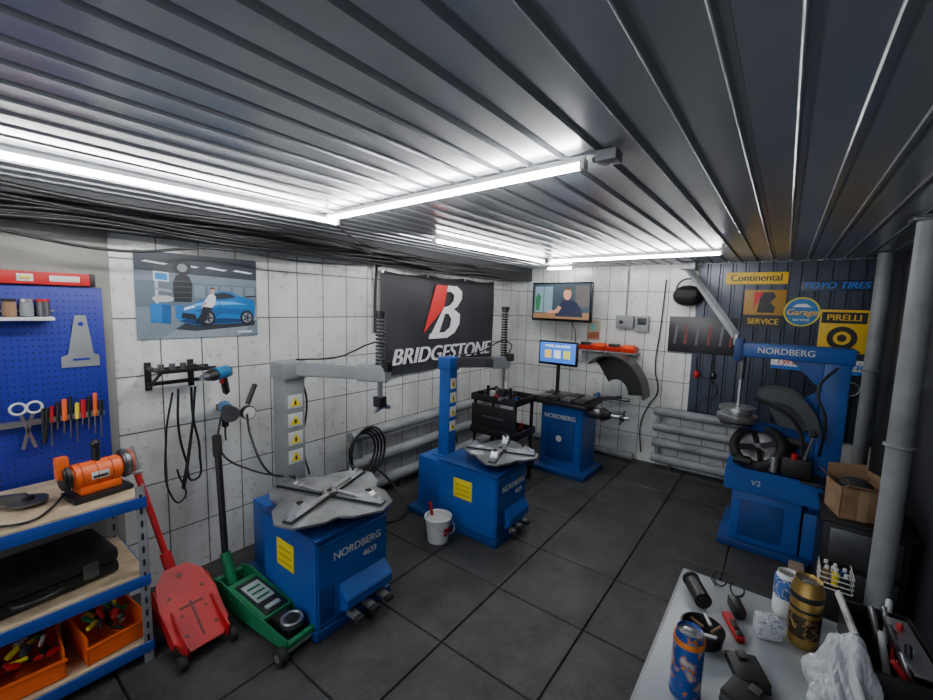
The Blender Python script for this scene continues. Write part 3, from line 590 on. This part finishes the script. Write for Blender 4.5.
    g.cyl('clamp_roller',(x0-.03,.20,.62),(x0-.03,.10,.62),.03,BLACK,bev=.005);g.cyl('filter_cup',(x0-.02,-.02,.58),(x0-.02,-.02,.68),.025,STEEL,bev=.004)
rim_machine()
g=G('low_parts_cabinet');g.box('body',(2.90,-.60,.02),(3.26,-.26,.50),BLACK,.01);g.box('top',(2.88,-.62,.50),(3.27,-.25,.52),BLACK,.004)
for i in range(2): g.box('drawer_%d'%i,(2.892,-.57,.06+.22*i),(2.902,-.29,.25+.22*i),STEELD,.003)
g.box('foot_1',(2.92,-.58,0),(2.96,-.28,.02),BLACK,0);g.box('foot_2',(3.20,-.58,0),(3.24,-.28,.02),BLACK,0)
# crumpled open cardboard carton
g=G('cardboard_box',(3.04,-.385,.521),.25)
a,b,h2=.10,.095,.17
g.box('bottom',(-a,-b,0),(a,b,.006),BROWN,.001)
g.box('side_1',(-a,-b,0),(-a+.006,b,h2),BROWN,.001);g.box('side_2',(a-.006,-b,0),(a,b,h2),BROWN,.001);g.box('side_3',(-a,-b,0),(a,-b+.006,h2),BROWN,.001);g.box('side_4',(-a,b-.006,0),(a,b,h2),BROWN,.001)
g.prism('flap_1',[(-a,-b,h2),(-a,b,h2),(-a-.05,b-.01,h2+.03),(-a-.055,-b+.015,h2+.02)],(.001,0,.004),BROWN);g.prism('flap_2',[(a,-b,h2),(a,b,h2),(a+.03,b-.01,h2+.06),(a+.03,-b+.01,h2+.07)],(-.001,0,.004),BROWN)
g.prism('flap_3',[(-a,b,h2),(a,b,h2),(a-.01,b+.04,h2+.04),(-a+.015,b+.045,h2+.03)],(0,.001,.004),BROWN);g.prism('flap_4',[(-a,-b,h2),(a,-b,h2),(a-.02,-b+.03,h2+.06),(-a+.01,-b+.02,h2+.07)],(0,.001,.004),BROWN)
g.sph('crumpled_rag',(0,0,h2-.01),.075,RUB,(1,.95,.5));g.box('tape',(-a-.001,-.02,.0),(-a+.0005,.02,h2),mat('tape_tan',(.38,.26,.14),.35),.0003)
g=G('bottle_crate',(2.71,-.31,0))
g.box('stand',(-.07,-.055,0),(.07,.055,.26),BLACK,.004)
for i in range(4):
    g.box('rail_%d'%i,(-.08,-.065,.26+.025*i),(.08,-.06,.264+.025*i),CREAM,.001);g.box('rail_b%d'%i,(-.08,.06,.26+.025*i),(.08,.065,.264+.025*i),CREAM,.001);g.box('rail_c%d'%i,(-.08,-.065,.26+.025*i),(-.075,.065,.264+.025*i),CREAM,.001)
for i in range(6):
    c=[BLACK,YELLOW,BROWN,BLUED,WHITE,BLACK][i];x=-.05+.02*i;y=-.035+.035*(i%3);g.cyl('bottle_%d'%i,(x,y,.26),(x,y,.33),.015,c,bev=.003);g.cyl('cap_%d'%i,(x,y,.33),(x,y,.345),.008,WHITE)
g=G('wooden_plank');g.box('plank',(2.62,-.225,.0),(3.26,-.15,.05),PLY,.003)
# ------------------------------------------------------------ rack, pegboard
def rack():
    g=G('tool_storage_rack');x0,x1,y0,y1=-.40,.55,2.10,2.58
    for i,(x,y) in enumerate(((x0,y0),(x1-.035,y0),(x0,y1-.035),(x1-.035,y1-.035))):
        g.box('post_%d'%i,(x,y,0),(x+.035,y+.003,.80),GREYP,.001);g.box('post_side_%d'%i,(x+.032,y,0),(x+.035,y+.035,.80),GREYP,.001)
        for k in range(13): g.box('slot_%d_%d'%(i,k),(x+.013,y-.0006,.04+k*.058),(x+.022,y+.001,.07+k*.058),BLACK,0)
    for i,z in enumerate((.76,.41,.10)):
        g.box('shelf_%d'%i,(x0+.004,y0+.004,z-.012),(x1-.004,y1-.004,z),PLY,.002)
        for k,(a,b) in enumerate((((x0,y0-.003),(x1,y0+.004)),((x0,y1-.004),(x1,y1)),((x0,y0),(x0+.004,y1)),((x1-.002,y0),(x1+.004,y1)))): g.box('rail_%d_%d'%(i,k),(a[0],a[1],z-.055),(b[0],b[1],z-.008),SHBLUE,.001)
rack()
def pegboard():
    g=G('tool_pegboard',M=LWM(-.45,W-.035,.66));w,h=1.01,.97
    g.box('board',(0,0,0),(w,h,.012),DBLUE,.002)
    bm=bmesh.new();
    for i in range(28):
        for j in range(34):
            x=.42+.0215*i;y=.02+.0285*j
            if x<w-.01 and y<h-.01:
                r=bmesh.ops.create_circle(bm,cap_ends=True,segments=8,radius=.0032,matrix=Matrix.Translation((x,y,.0126)))
    g.add('holes',bm,BLACK)
    g.box('wall_spacer',(.1,.1,-.02),(.9,.15,0),STEELD,.002)
    g.box('tool_rail',(.60,.36,.012),(.985,.385,.04),STEEL,.003)
    cols=[RED,BLACK,ORANGE,BLACK,YELLOW,RED,BLACK,ORANGE,BLACK]
    for i in range(9):
        x=.80+.0215*i;c=cols[i];r=.007+.0025*((i*7)%3)/2
        g.cyl('driver_handle_%d'%i,(x,.36,.035),(x+.004,.445+.012*((i*5)%4)-.01,.035),r,c,bev=.002);g.cyl('driver_blade_%d'%i,(x,.365,.035),(x-.003,.25+.025*((i*3)%4),.035),.0033,STEELD)
    for s in (-1,1):
        g.torus('scissor_ring_%d'%s,(.725+.025*s,.44,.04),.024,.005,CREAM,w=.004);g.beam('scissor_blade_%d'%s,(.725+.02*s,.42,.04),(.725-.02*s,.26,.04),.012,.004,STEEL,.001)
    g.cyl('plier_1',(.775,.43,.04),(.772,.27,.04),.007,BLACK);g.cyl('plier_2',(.79,.43,.04),(.778,.29,.04),.007,BLACK)
    g.prism('steel_template',[(.85,.60,.014),(.985,.60,.014),(.985,.65,.014),(.965,.66,.014),(.945,.84,.014),(.905,.84,.014),(.875,.66,.014),(.85,.65,.014)],(0,0,.004),GREYP,.001)
    g.cyl('template_hole',(.925,.80,.018),(.925,.80,.0192),.01,DBLUE);g.box('template_slot',(.89,.63,.018),(.95,.64,.0192),DBLUE,.0005)
    g.box('small_shelf',(.55,.82,.012),(.83,.835,.09),CREAM,.003)
    for i in range(3): g.cyl('jar_%d'%i,(.70+.05*i,.835,.05),(.70+.05*i,.90,.05),.022,[BROWN,GREYP,STEELD][i],bev=.004);g.cyl('jar_lid_%d'%i,(.70+.05*i,.90,.05),(.70+.05*i,.912,.05),.023,[BLACK,STEEL,RED][i],bev=.002)
    g.tube('hook_rail',[(.6,.86,.02),(.84,.86,.02)],.004,STEEL,False)
pegboard()
g=G('spirit_level',M=LWM(-.30,W-.055,1.635));g.box('body',(0,0,-.02),(.83,.055,.012),RED,.003);g.box('vial_window',(.58,.012,.011),(.63,.043,.014),CREAM,.001);g.cyl('vial',(.59,.028,.016),(.62,.028,.016),.006,YELLOW);g.box('end_cap',(.815,-.002,-.022),(.835,.057,.014),BLACK,.002);g.box('label',(.68,.015,.011),(.78,.04,.0135),CREAM,.0005)
def grinder():
    g=G('bench_belt_sander',(.43,2.26,.762),math.radians(8))
    g.box('base',(-.10,-.07,0),(.10,.07,.02),BLACK,.005);g.box('pedestal',(-.07,-.045,.02),(.07,.045,.055),ORANGE,.01)
    g.cyl('motor',(-.09,0,.095),(.08,0,.095),.05,ORANGE,bev=.008)
    for i in range(3): g.torus('fin_%d'%i,(-.06+.05*i,0,.095),.051,.002,mat('orange_dark',(.5,.07,.01),.5),axis=(1,0,0))
    g.cyl('wheel_guard',(.08,0,.10),(.105,0,.10),.062,STEELD,bev=.006);g.cyl('abrasive_disc',(.106,0,.10),(.12,0,.10),.058,mat('abrasive',(.35,.10,.07),.9),bev=.002)
    g.cyl('left_cover',(-.115,0,.1),(-.09,0,.1),.055,BLACK,bev=.008)
    g.box('belt_arm',(-.13,-.02,.10),(-.09,.02,.19),ORANGE,.008);g.cyl('chuck',(.0,0,.14),(0.0,0,.20),.014,BLACK);g.sph('knob',(0,0,.215),.018,BLACK)
    g.box('tool_rest',(.10,-.08,.06),(.14,-.05,.068),STEEL,.002);g.box('label',(-.035,-.0515,.08),(.025,-.048,.11),CREAM,.001);g.box('label_dark',(-.03,-.053,.085),(.02,-.0512,.095),BLACK,.0005)
    g.tube('cord',[(-.10,.02,.03),(-.17,-.05,.008),(-.24,-.10,.008),(-.32,-.05,.008)],.005,BLACK)
grinder()
g=G('disc_hand_tool',(.23,2.33,.762));g.cyl('disc',(0,0,.012),(0,0,.02),.06,STEELD);g.cyl('hub',(0,0,0),(0,0,.035),.02,BLACK);g.beam('handle',(0,0,.03),(-.16,.05,.04),.03,.035,STEELD)
def case():
    g=G('plastic_tool_case',(.20,2.32,.412),math.radians(6));w,d,h=.52,.30,.11
    g.box('lower_shell',(-w/2,-d/2,0),(w/2,d/2,h/2-.002),BLACK,.02);g.box('upper_shell',(-w/2,-d/2,h/2),(w/2,d/2,h),BLACK,.02)
    for x in (-.16,.16): g.box('latch_%d'%int(x*10),(x-.025,-d/2-.012,h*.25),(x+.025,-d/2+.002,h*.8),STEELD,.004)
    g.tube('handle',[(-.07,-d/2,h*.45),(-.06,-d/2-.035,h*.45),(.06,-d/2-.035,h*.45),(.07,-d/2,h*.45)],.009,BLACK)
    for i in range(6): g.box('rib_%d'%i,(-.2+.075*i,-d/2+.03,h-.002),(-.17+.075*i,d/2-.03,h+.004),BLACK,.002)
case()
def bin_(x,y,rz,seed):
    rnd=random.Random(seed);g=G('orange_parts_bin',(x,y,.102),rz)
    a,b,h=.10,.15,.12;t=.006
    g.box('bottom',(-a,-b,0),(a,b,t),ORANGE,.002)
    g.box('left_wall',(-a,-b,0),(-a+t,b,h),ORANGE,.002);g.box('right_wall',(a-t,-b,0),(a,b,h),ORANGE,.002);g.box('rear_wall',(-a,b-t,0),(a,b,h),ORANGE,.002);g.box('front_wall',(-a,-b,0),(a,-b+t,h*.65),ORANGE,.002)
    g.box('rim',(-a-.006,-b-.006,h*.65-.01),(a+.006,-b+.002,h*.65),ORANGE,.002)
    cs=[STEEL,STEELD,BLACK,RED,YELLOW,TURQ,BLACK,BLACK,GREEN,BLACK,STEELD]
    for i in range(34):
        c=rnd.choice(cs);px,py=rnd.uniform(-.06,.06),rnd.uniform(-.12,.1);q=Vector((rnd.uniform(-1,1),rnd.uniform(-1,1),rnd.uniform(.0,.9))).normalized()*rnd.uniform(.03,.055)
        p=Vector((px,py,.055+.003*i))
        if i%2: g.cyl('tool_%d'%i,p,p+q,.008,c,bev=.003)
        else: g.beam('part_%d'%i,p,p+q,.022,.016,c,.004)
bin_(.42,2.28,.1,1);bin_(.18,2.28,-.05,2);bin_(-.05,2.28,0,5)
def wallrack():
    g=G('wall_tool_bracket',M=LWM(.72,W-.002,1.08))
    g.box('plate',(0,.02,0),(.03,.17,.01),BLACK,.002);g.box('plate_r',(.20,.02,0),(.23,.17,.01),BLACK,.002)
    g.beam('arm_1',(.015,.14,.0),(.015,.14,.20),.02,.02,BLACK);g.beam('arm_2',(.215,.14,.0),(.215,.14,.20),.02,.02,BLACK)
    g.beam('cross_1',(.0,.14,.20),(.27,.14,.20),.02,.02,BLACK);g.beam('cross_2',(0,.14,.10),(.27,.14,.10),.02,.02,BLACK);g.beam('cross_3',(0,.06,.05),(.27,.06,.05),.02,.02,BLACK)
    g.beam('strut',(.015,.03,0),(.015,.13,.19),.015,.015,BLACK)
    for i in range(3): g.cyl('socket_%d'%i,(.04+.05*i,.12,.12),(.04+.05*i,.17,.12),.014,STEELD)
wallrack()
def drill(name,p,rz,c):
    g=G(name,p,rz)
    g.cyl('motor',(0,0,0),(.13,0,0),.034,c,bev=.01);g.cyl('gearcase',(-.05,0,0),(0,0,0),.024,BLACK,.034);g.cyl('chuck',(-.09,0,0),(-.05,0,0),.014,STEELD,.02)
    g.beam('grip',(.09,0,-.02),(.115,0,-.13),.034,.04,BLACK,.012);g.box('trigger',(.065,-.01,-.06),(.085,.01,-.03),RED,.004);g.box('end_vents',(.125,-.025,-.025),(.14,.025,.025),BLACK,.006)
    return g
g=drill('electric_drill',(.95,2.40,1.19),math.radians(35),TURQ)
g=drill('angle_grinder',(1.04,2.45,.97),math.radians(75),TURQ)
g.tube('cord',[(.115,0,-.13),(.12,.0,-.18),(.10,.0,-.20)],.005,BLACK);g.cyl('disc',(-.09,0,0),(-.094,0,0),.045,STEELD)
g=G('hanging_extension_cord');g.tube('cord',[(.82,2.50,1.12),(.82,2.52,.9),(.86,2.55,.70),(.90,2.56,.58),(.93,2.56,.72),(.90,2.55,.95),(.88,2.50,1.12)],.006,BLACK);g.tube('cord_2',[(.90,2.50,1.12),(.88,2.54,.8),(.84,2.56,.55),(.86,2.56,.66),(.90,2.54,.95)],.006,BLACK)
g.tube('cord_3',[(.80,2.52,1.10),(.78,2.58,.85),(.80,2.60,.50),(.84,2.60,.46),(.83,2.60,.65)],.005,BLACK)
# ------------------------------------------------------------ jacks
def jack_green():
    g=G('trolley_jack',(.96,1.98,0),math.radians(5))
    for s in (-1,1):
        g.prism('side_plate_%d'%s,[(s*.075,-.34,.03),(s*.075,-.34,.09),(s*.075,-.05,.12),(s*.075,.20,.16),(s*.075,.30,.14),(s*.075,.30,.03)],(s*.008,0,0),GREEN,.002)
        g.cyl('front_wheel_%d'%s,(s*.09,-.33,.035),(s*.125,-.33,.035),.035,RUB,bev=.004);g.cyl('front_hub_%d'%s,(s*.125,-.33,.035),(s*.128,-.33,.035),.018,STEEL)
        g.cyl('rear_castor_%d'%s,(s*.10,.30,.028),(s*.13,.30,.028),.028,RUB);g.box('castor_fork_%d'%s,(s*.115-.02,.28,.03),(s*.115+.02,.32,.07),GREEN,.004)
    g.cyl('front_axle',(-.12,-.33,.035),(.12,-.33,.035),.012,STEEL)
    R6=Matrix.Rotation(math.radians(6),3,'X')
    g.box('cover_plate',(-.075,-.16,.10),(.075,.16,.13),GREEN,.006,rot=R6)
    g.box('label_plate',(-.058,-.15,.128),(.058,.12,.135),BLACK,.002,rot=R6)
    pale=mat('label_pale',(.42,.48,.46),.5)
    g.box('label_panel',(-.045,-.06,.131),(.045,.09,.1395),pale,.001,rot=R6)
    for i in range(3): g.box('label_mark_%d'%i,(-.035,-.04+.04*i,.137+.004*i),(.03,-.030+.04*i,.141+.0042*i),GREEN,.0005,rot=R6)
    g.box('label_strip',(-.04,-.13,.124),(.03,-.105,.1335),pale,.0008,rot=R6)
    g.prism('lift_arm',[(-.045,-.05,.07),(-.045,-.30,.05),(-.045,-.31,.09),(-.045,-.05,.115)],(.09,0,0),BLACK,.004)
    g.cyl('saddle',(0,-.26,.09),(0,-.26,.115),.052,STEELD,bev=.004);g.torus('saddle_rim',(0,-.26,.115),.045,.006,STEEL);g.cyl('saddle_pad',(0,-.26,.114),(0,-.26,.118),.03,BLACK)
    g.box('cross_frame_front',(-.08,-.345,.05),(.08,-.32,.075),GREEN,.003);g.box('cross_frame_rear',(-.08,.27,.05),(.08,.30,.13),GREEN,.003)
    g.cyl('handle_socket',(0,.25,.09),(0,.31,.24),.026,GREEN);g.cyl('handle',(0,.31,.24),(.035,.42,.84),.017,BLACK);g.cyl('handle_grip',(.030,.405,.74),(.036,.425,.86),.023,RUB,bev=.006)
jack_green()
def jack_red():
    g=G('trolley_jack',(.70,2.14,0),math.radians(2))
    for s in (-1,1):
        g.prism('side_plate_%d'%s,[(s*.08,-.20,.03),(s*.08,-.22,.10),(s*.08,-.08,.17),(s*.08,.16,.19),(s*.08,.22,.14),(s*.08,.22,.03)],(s*.008,0,0),RED,.002)
        g.cyl('wheel_%d'%s,(s*.09,-.20,.03),(s*.12,-.20,.03),.03,RUB,bev=.004);g.cyl('rear_wheel_%d'%s,(s*.09,.20,.03),(s*.12,.20,.03),.03,RUB,bev=.004)
    M=Matrix.Rotation(math.radians(35),4,'X')
    pts=[(-.11,-.15),(-.07,-.21),(.07,-.21),(.11,-.15),(.12,.02),(.10,.13),(.05,.19),(-.05,.19),(-.10,.13),(-.12,.02)]
    T=Matrix.Translation((0,-.02,.17))@M
    g.prism('deck_plate',[T@Vector((a,b,0)) for a,b in pts],T.to_3x3()@Vector((0,0,.012)),RED,.002)
    dr=mat('dark_red',(.10,.003,.004),.5)
    for i,(a,b,r) in enumerate(((-.06,-.14,.008),(.06,-.14,.008),(-.07,.05,.008),(.07,.05,.008),(0,.14,.012),(-.05,-.05,.006),(.05,-.05,.006))):
        p=T@Vector((a,b,.011));n=T.to_3x3()@Vector((0,0,1));g.cyl('hole_%d'%i,p,p+n*.003,r,dr,seg=16)
    for i,(a,b,aa,bb) in enumerate(((-.004,-.17,.004,.0),(-.05,-.02,.05,-.012))):
        g.prism('rib_%d'%i,[T@Vector(q) for q in ((a,b,.011),(aa,b,.011),(aa,bb,.011),(a,bb,.011))],T.to_3x3()@Vector((0,0,.004)),dr)
    for s in (-1,1): 
        p=[T@Vector((s*.11,b,z)) for b,z in ((-.15,-.05),(-.15,.012),(.11,.012),(.11,-.05))];g.prism('deck_flange_%d'%s,p,(s*.004,0,0),RED,.001)
    g.cyl('handle_socket',(.0,.14,.20),(-.015,.20,.34),.024,RED);g.cyl('handle',(-.015,.20,.34),(-.07,.34,.74),.014,RED);g.cyl('handle_top',(-.07,.34,.74),(-.085,.38,.86),.02,STEEL,bev=.004)
    g.cyl('rear_axle',(-.12,.2,.03),(.12,.2,.03),.01,STEEL)
jack_red()
# ------------------------------------------------------------ work table bottom right
TZ=.85
g=G('work_table');tm=mat('table_top_laminate',(.26,.29,.31),.3,0,.18,4)
g.box('top',(.10,-.60,TZ-.03),(1.32,.17,TZ),tm,.004);g.box('edge_trim',(.098,.168,TZ-.035),(1.322,.176,TZ-.002),GREYP,.002)
for i,(x,y) in enumerate(((.14,-.56),(1.28,-.56),(.14,.13),(1.28,.13))): g.box('leg_%d'%i,(x-.02,y-.02,0),(x+.02,y+.02,TZ-.03),GREYP,.003)
g.box('lower_shelf',(.14,-.56,.25),(1.28,.13,.27),GREYP,.003)
def can(name,x,y,r,h,m1,bands):
    g=G(name,(x,y,TZ))
    g.lathe('body',[(0,.003),(r*.78,.0),(r*.95,.008),(r,.016),(r,h-.02),(r*.82,h-.004),(r*.84,h),(r*.80,h),(r*.78,h-.006),(0,h-.006)],(0,0,0),m1)
    for i,(a,b,mm) in enumerate(bands): g.lathe('band_%d'%i,[(r+.0002,a*h),(r+.0006,a*h+.001),(r+.0006,b*h-.001),(r+.0002,b*h)],(0,0,0),mm)
    g.lathe('lid',[(r*.6,h-.0055),(r*.78,h-.005),(0,h-.0045)],(0,0,0),STEEL);g.box('pull_tab',(-.006,-.012,h-.005),(.006,.01,h-.002),STEEL,.001)
    return g
def mottled(name,cs,scale=45,rough=.3,metal=.4,p0=.50,st=.05):
    m=mat(name,cs[0],rough,metal);nt=m.node_tree
    r=[n for n in nt.nodes if n.type=='VALTORGB'][0];n=[n for n in nt.nodes if n.type=='TEX_NOISE'][0];n.inputs['Scale'].default_value=scale;n.inputs['Detail'].default_value=1
    r.color_ramp.interpolation='CONSTANT'
    el=r.color_ramp.elements;el[0].position=0;el[0].color=(*cs[0],1);el[1].position=p0+st*(len(cs)-2);el[1].color=(*cs[-1],1)
    for i,c in enumerate(cs[1:-1]): e=el.new(p0+st*i);e.color=(*c,1)
    return m
CB=mottled('can_artwork',[(.015,.07,.30),(.55,.14,.02),(.04,.22,.5),(.5,.40,.30)],48,p0=.54)
can('energy_drink_can',.865,.094,.0275,.140,CB,[(.82,.90,mat('can_orange',(.75,.20,.02),.35,.3,.4,60)),(.05,.12,BLUED)])
can('beer_can',1.18,-.094,.030,.158,GOLD,[(.18,.50,mottled('can_label',[(.05,.035,.02),(.40,.26,.08),(.05,.03,.02)],60,p0=.55)),(.56,.60,BLACK),(.72,.80,BLACK)])
g=can('coffee_drink_can',1.27,-.060,.025,.112,WHITE,[(.45,.90,mottled('cup_print',[(.05,.13,.38),(.6,.6,.62),(.05,.1,.3)],60,metal=0))])
g=G('snack_packet',(1.16,-.030,TZ),.4);g.box('carton',(-.020,-.024,0),(.020,.024,.045),mottled('packet_print',[(.55,.56,.57),(.20,.25,.36),(.5,.5,.52)],50,metal=0,p0=.52),.006)
g=G('black_ashtray',(1.05,.09,TZ));g.lathe('bowl',[(0,0),(.040,0),(.046,.030),(.042,.032),(.036,.01),(0,.01)],(0,0,0),BLACK)
for i in range(6): a=i*1.1;g.cyl('butt_%d'%i,(.02*math.cos(a),.02*math.sin(a),.016+.003*i),(.038*math.cos(a+.8),.038*math.sin(a+.8),.022+.003*i),.0035,CREAM if i%2 else BROWN)
g=G('electric_shaver',(1.19,.125,TZ),.6);g.cyl('body',(-.045,0,.022),(.04,-.01,.022),.020,BLACK,bev=.006);g.cyl('cap',(.04,-.01,.022),(.055,-.012,.022),.021,RUB,bev=.004)
g=G('utility_knife',(1.13,.035,TZ),math.radians(25));g.box('handle',(-.045,-.010,0),(.045,.010,.014),RED,.005);g.box('slider',(-.02,-.006,.014),(.01,.006,.018),BLACK,.002);g.box('grip_insert',(-.04,-.007,.014),(-.022,.007,.016),BLACK,.002);g.prism('blade',[(.045,-.007,.006),(.075,-.007,.006),(.066,.007,.006),(.045,.007,.006)],(0,0,.001),STEEL)
g=G('black_tape_measure',(1.20,.035,TZ),.4);g.box('case',(-.03,-.013,0),(.03,.013,.03),BLACK,.008);g.box('clip',(-.025,-.0145,.01),(.01,-.0125,.022),RED,.001)
g=G('reading_glasses',(1.285,.06,TZ),math.radians(150))
for s in (-1,1): g.torus('lens_rim_%d'%s,(0,.024*s,.019),.018,.0018,BLACK,axis=(1,0,.3));
g.tube('bridge',[(0,-.007,.022),(0,0,.024),(0,.007,.022)],.0018,BLACK)
for s in (-1,1): g.tube('temple_%d'%s,[(0,.042*s,.022),(.012,.041*s,.016),(.02,.02*s,.004)],.0018,BLACK)
def wallet(x,y,rz,a,b,h):
    g=G('black_wallet',(x,y,TZ),rz);g.box('lower_flap',(-a,-b,0),(a,b,h/2),BLACK,.005);g.box('upper_flap',(-a,-b,h/2+.001),(a,b,h),BLACK,.005,rot=Matrix.Rotation(.04,3,'Y'));g.cyl('spine',(-a,-b+.004,h/2),(-a,b-.004,h/2),h/2,BLACK,seg=14);g.box('clasp',(a-.02,-.01,h),(a,.01,h+.003),STEELD,.001)
wallet(1.0,-.0,.4,.040,.030,.018);wallet(.92,-.01,-.3,.032,.042,.02)
def plasticbag():
    bm=bmesh.new();bmesh.ops.create_icosphere(bm,subdivisions=5,radius=1)
    for v in bm.verts:
        n=v.co.normalized();k=1+.13*math.sin(7*n.x+3*n.z)+.10*math.sin(9*n.y-4*n.z+1)+.09*abs(math.sin(15*n.x*n.y+8*n.z))+.06*abs(math.sin(31*n.x-22*n.z+9*n.y))+.03*abs(math.sin(55*n.y+40*n.x*n.z))
        v.co=Vector((n.x*.060*k,n.y*.048*k,n.z*.052*k+(max(0,n.z)**3)*.060))
        if v.co.z<-.045:v.co.z=-.045
    bmesh.ops.translate(bm,vec=(1.01,-.145,TZ+.0455),verts=bm.verts)
    m=mottled('thin_plastic',[(.78,.79,.81),(.75,.76,.79),(.55,.05,.05)],12,rough=.22,metal=0,p0=.55,st=.08);m.node_tree.nodes['Principled BSDF'].inputs['Transmission Weight'].default_value=.4
    return single('plastic_carrier_bag',bm,m,False)
plasticbag()
g=G('open_toolbox',(1.19,-.235,TZ),.12);g.box('bottom',(-.13,-.06,0),(.11,.06,.01),BLACK,.003)
for n,a,b in (('f',(-.13,.052),(.11,.06)),('r',(-.13,-.06),(.11,-.052)),('l',(-.13,-.06),(-.12,.06)),('e',(.10,-.06),(.11,.06))): g.box('side_'+n,(a[0],a[1],0),(b[0],b[1],.08),BLACK,.003)
g.prism('white_handle',[(-.14,.062,.075),(.10,.062,.09),(.10,.062,.105),(-.14,.062,.09)],(0,.012,0),WHITE,.004)
for i in range(12):
    x=-.11+.018*i;c=[RED,STEEL,BLACK,STEEL,CREAM,STEELD,BLACK][i%7];g.cyl('tool_%d'%i,(x,-.03+.01*(i%5),.015),(x+.03,.02-.015*(i%4),.085+.010*(i%3)),.006,c,bev=.002)
g.box('tool_tray_insert',(-.10,-.045,.078),(.08,-.005,.084),STEEL,.002)
g=G('hanging_work_jacket');g.box('hook',(3.38,RW+.001,1.2),(3.42,RW+.04,1.24),STEEL,.003)
bm=bmesh.new();rows=[]
for j in range(12):
    t=j/11;row=[]
    for i in range(18):
        a=2*pi*i/18;r=(.05+.08*t)*(1+.15*math.sin(4*a+6*t));row.append(bm.verts.new((3.44+r*1.2*math.cos(a),RW+.085+.075*min(1,.4+t)*math.sin(a)*.9,1.22-.62*t)))
    rows.append(row)
for a,b in zip(rows,rows[1:]):
    for i in range(18): bm.faces.new((a[i],a[(i+1)%18],b[(i+1)%18],b[i]))
bm.faces.new(rows[0]);bm.faces.new(rows[-1]);g.add('cloth',bm,RUB,True)
# ------------------------------------------------------------ world & camera
w=bpy.data.worlds.new('world');bpy.context.scene.world=w;w.use_nodes=True;w.node_tree.nodes['Background'].inputs[0].default_value=(.80,.88,1,1);w.node_tree.nodes['Background'].inputs[1].default_value=1.4
H=1.6;F=420
cd=bpy.data.cameras.new('camera');cam=bpy.data.objects.new('camera',cd);COL.objects.link(cam)
cd.sensor_width=36;cd.lens=36*F/933;cd.clip_start=0.02
R=Matrix.Rotation(math.radians(37)-pi/2,4,'Z')@Matrix.Rotation(pi/2-math.radians(6.2),4,'X')@Matrix.Rotation(math.radians(1.6),4,'Z')
cam.matrix_world=Matrix.Translation((0,0,H))@R
bpy.context.scene.camera=cam
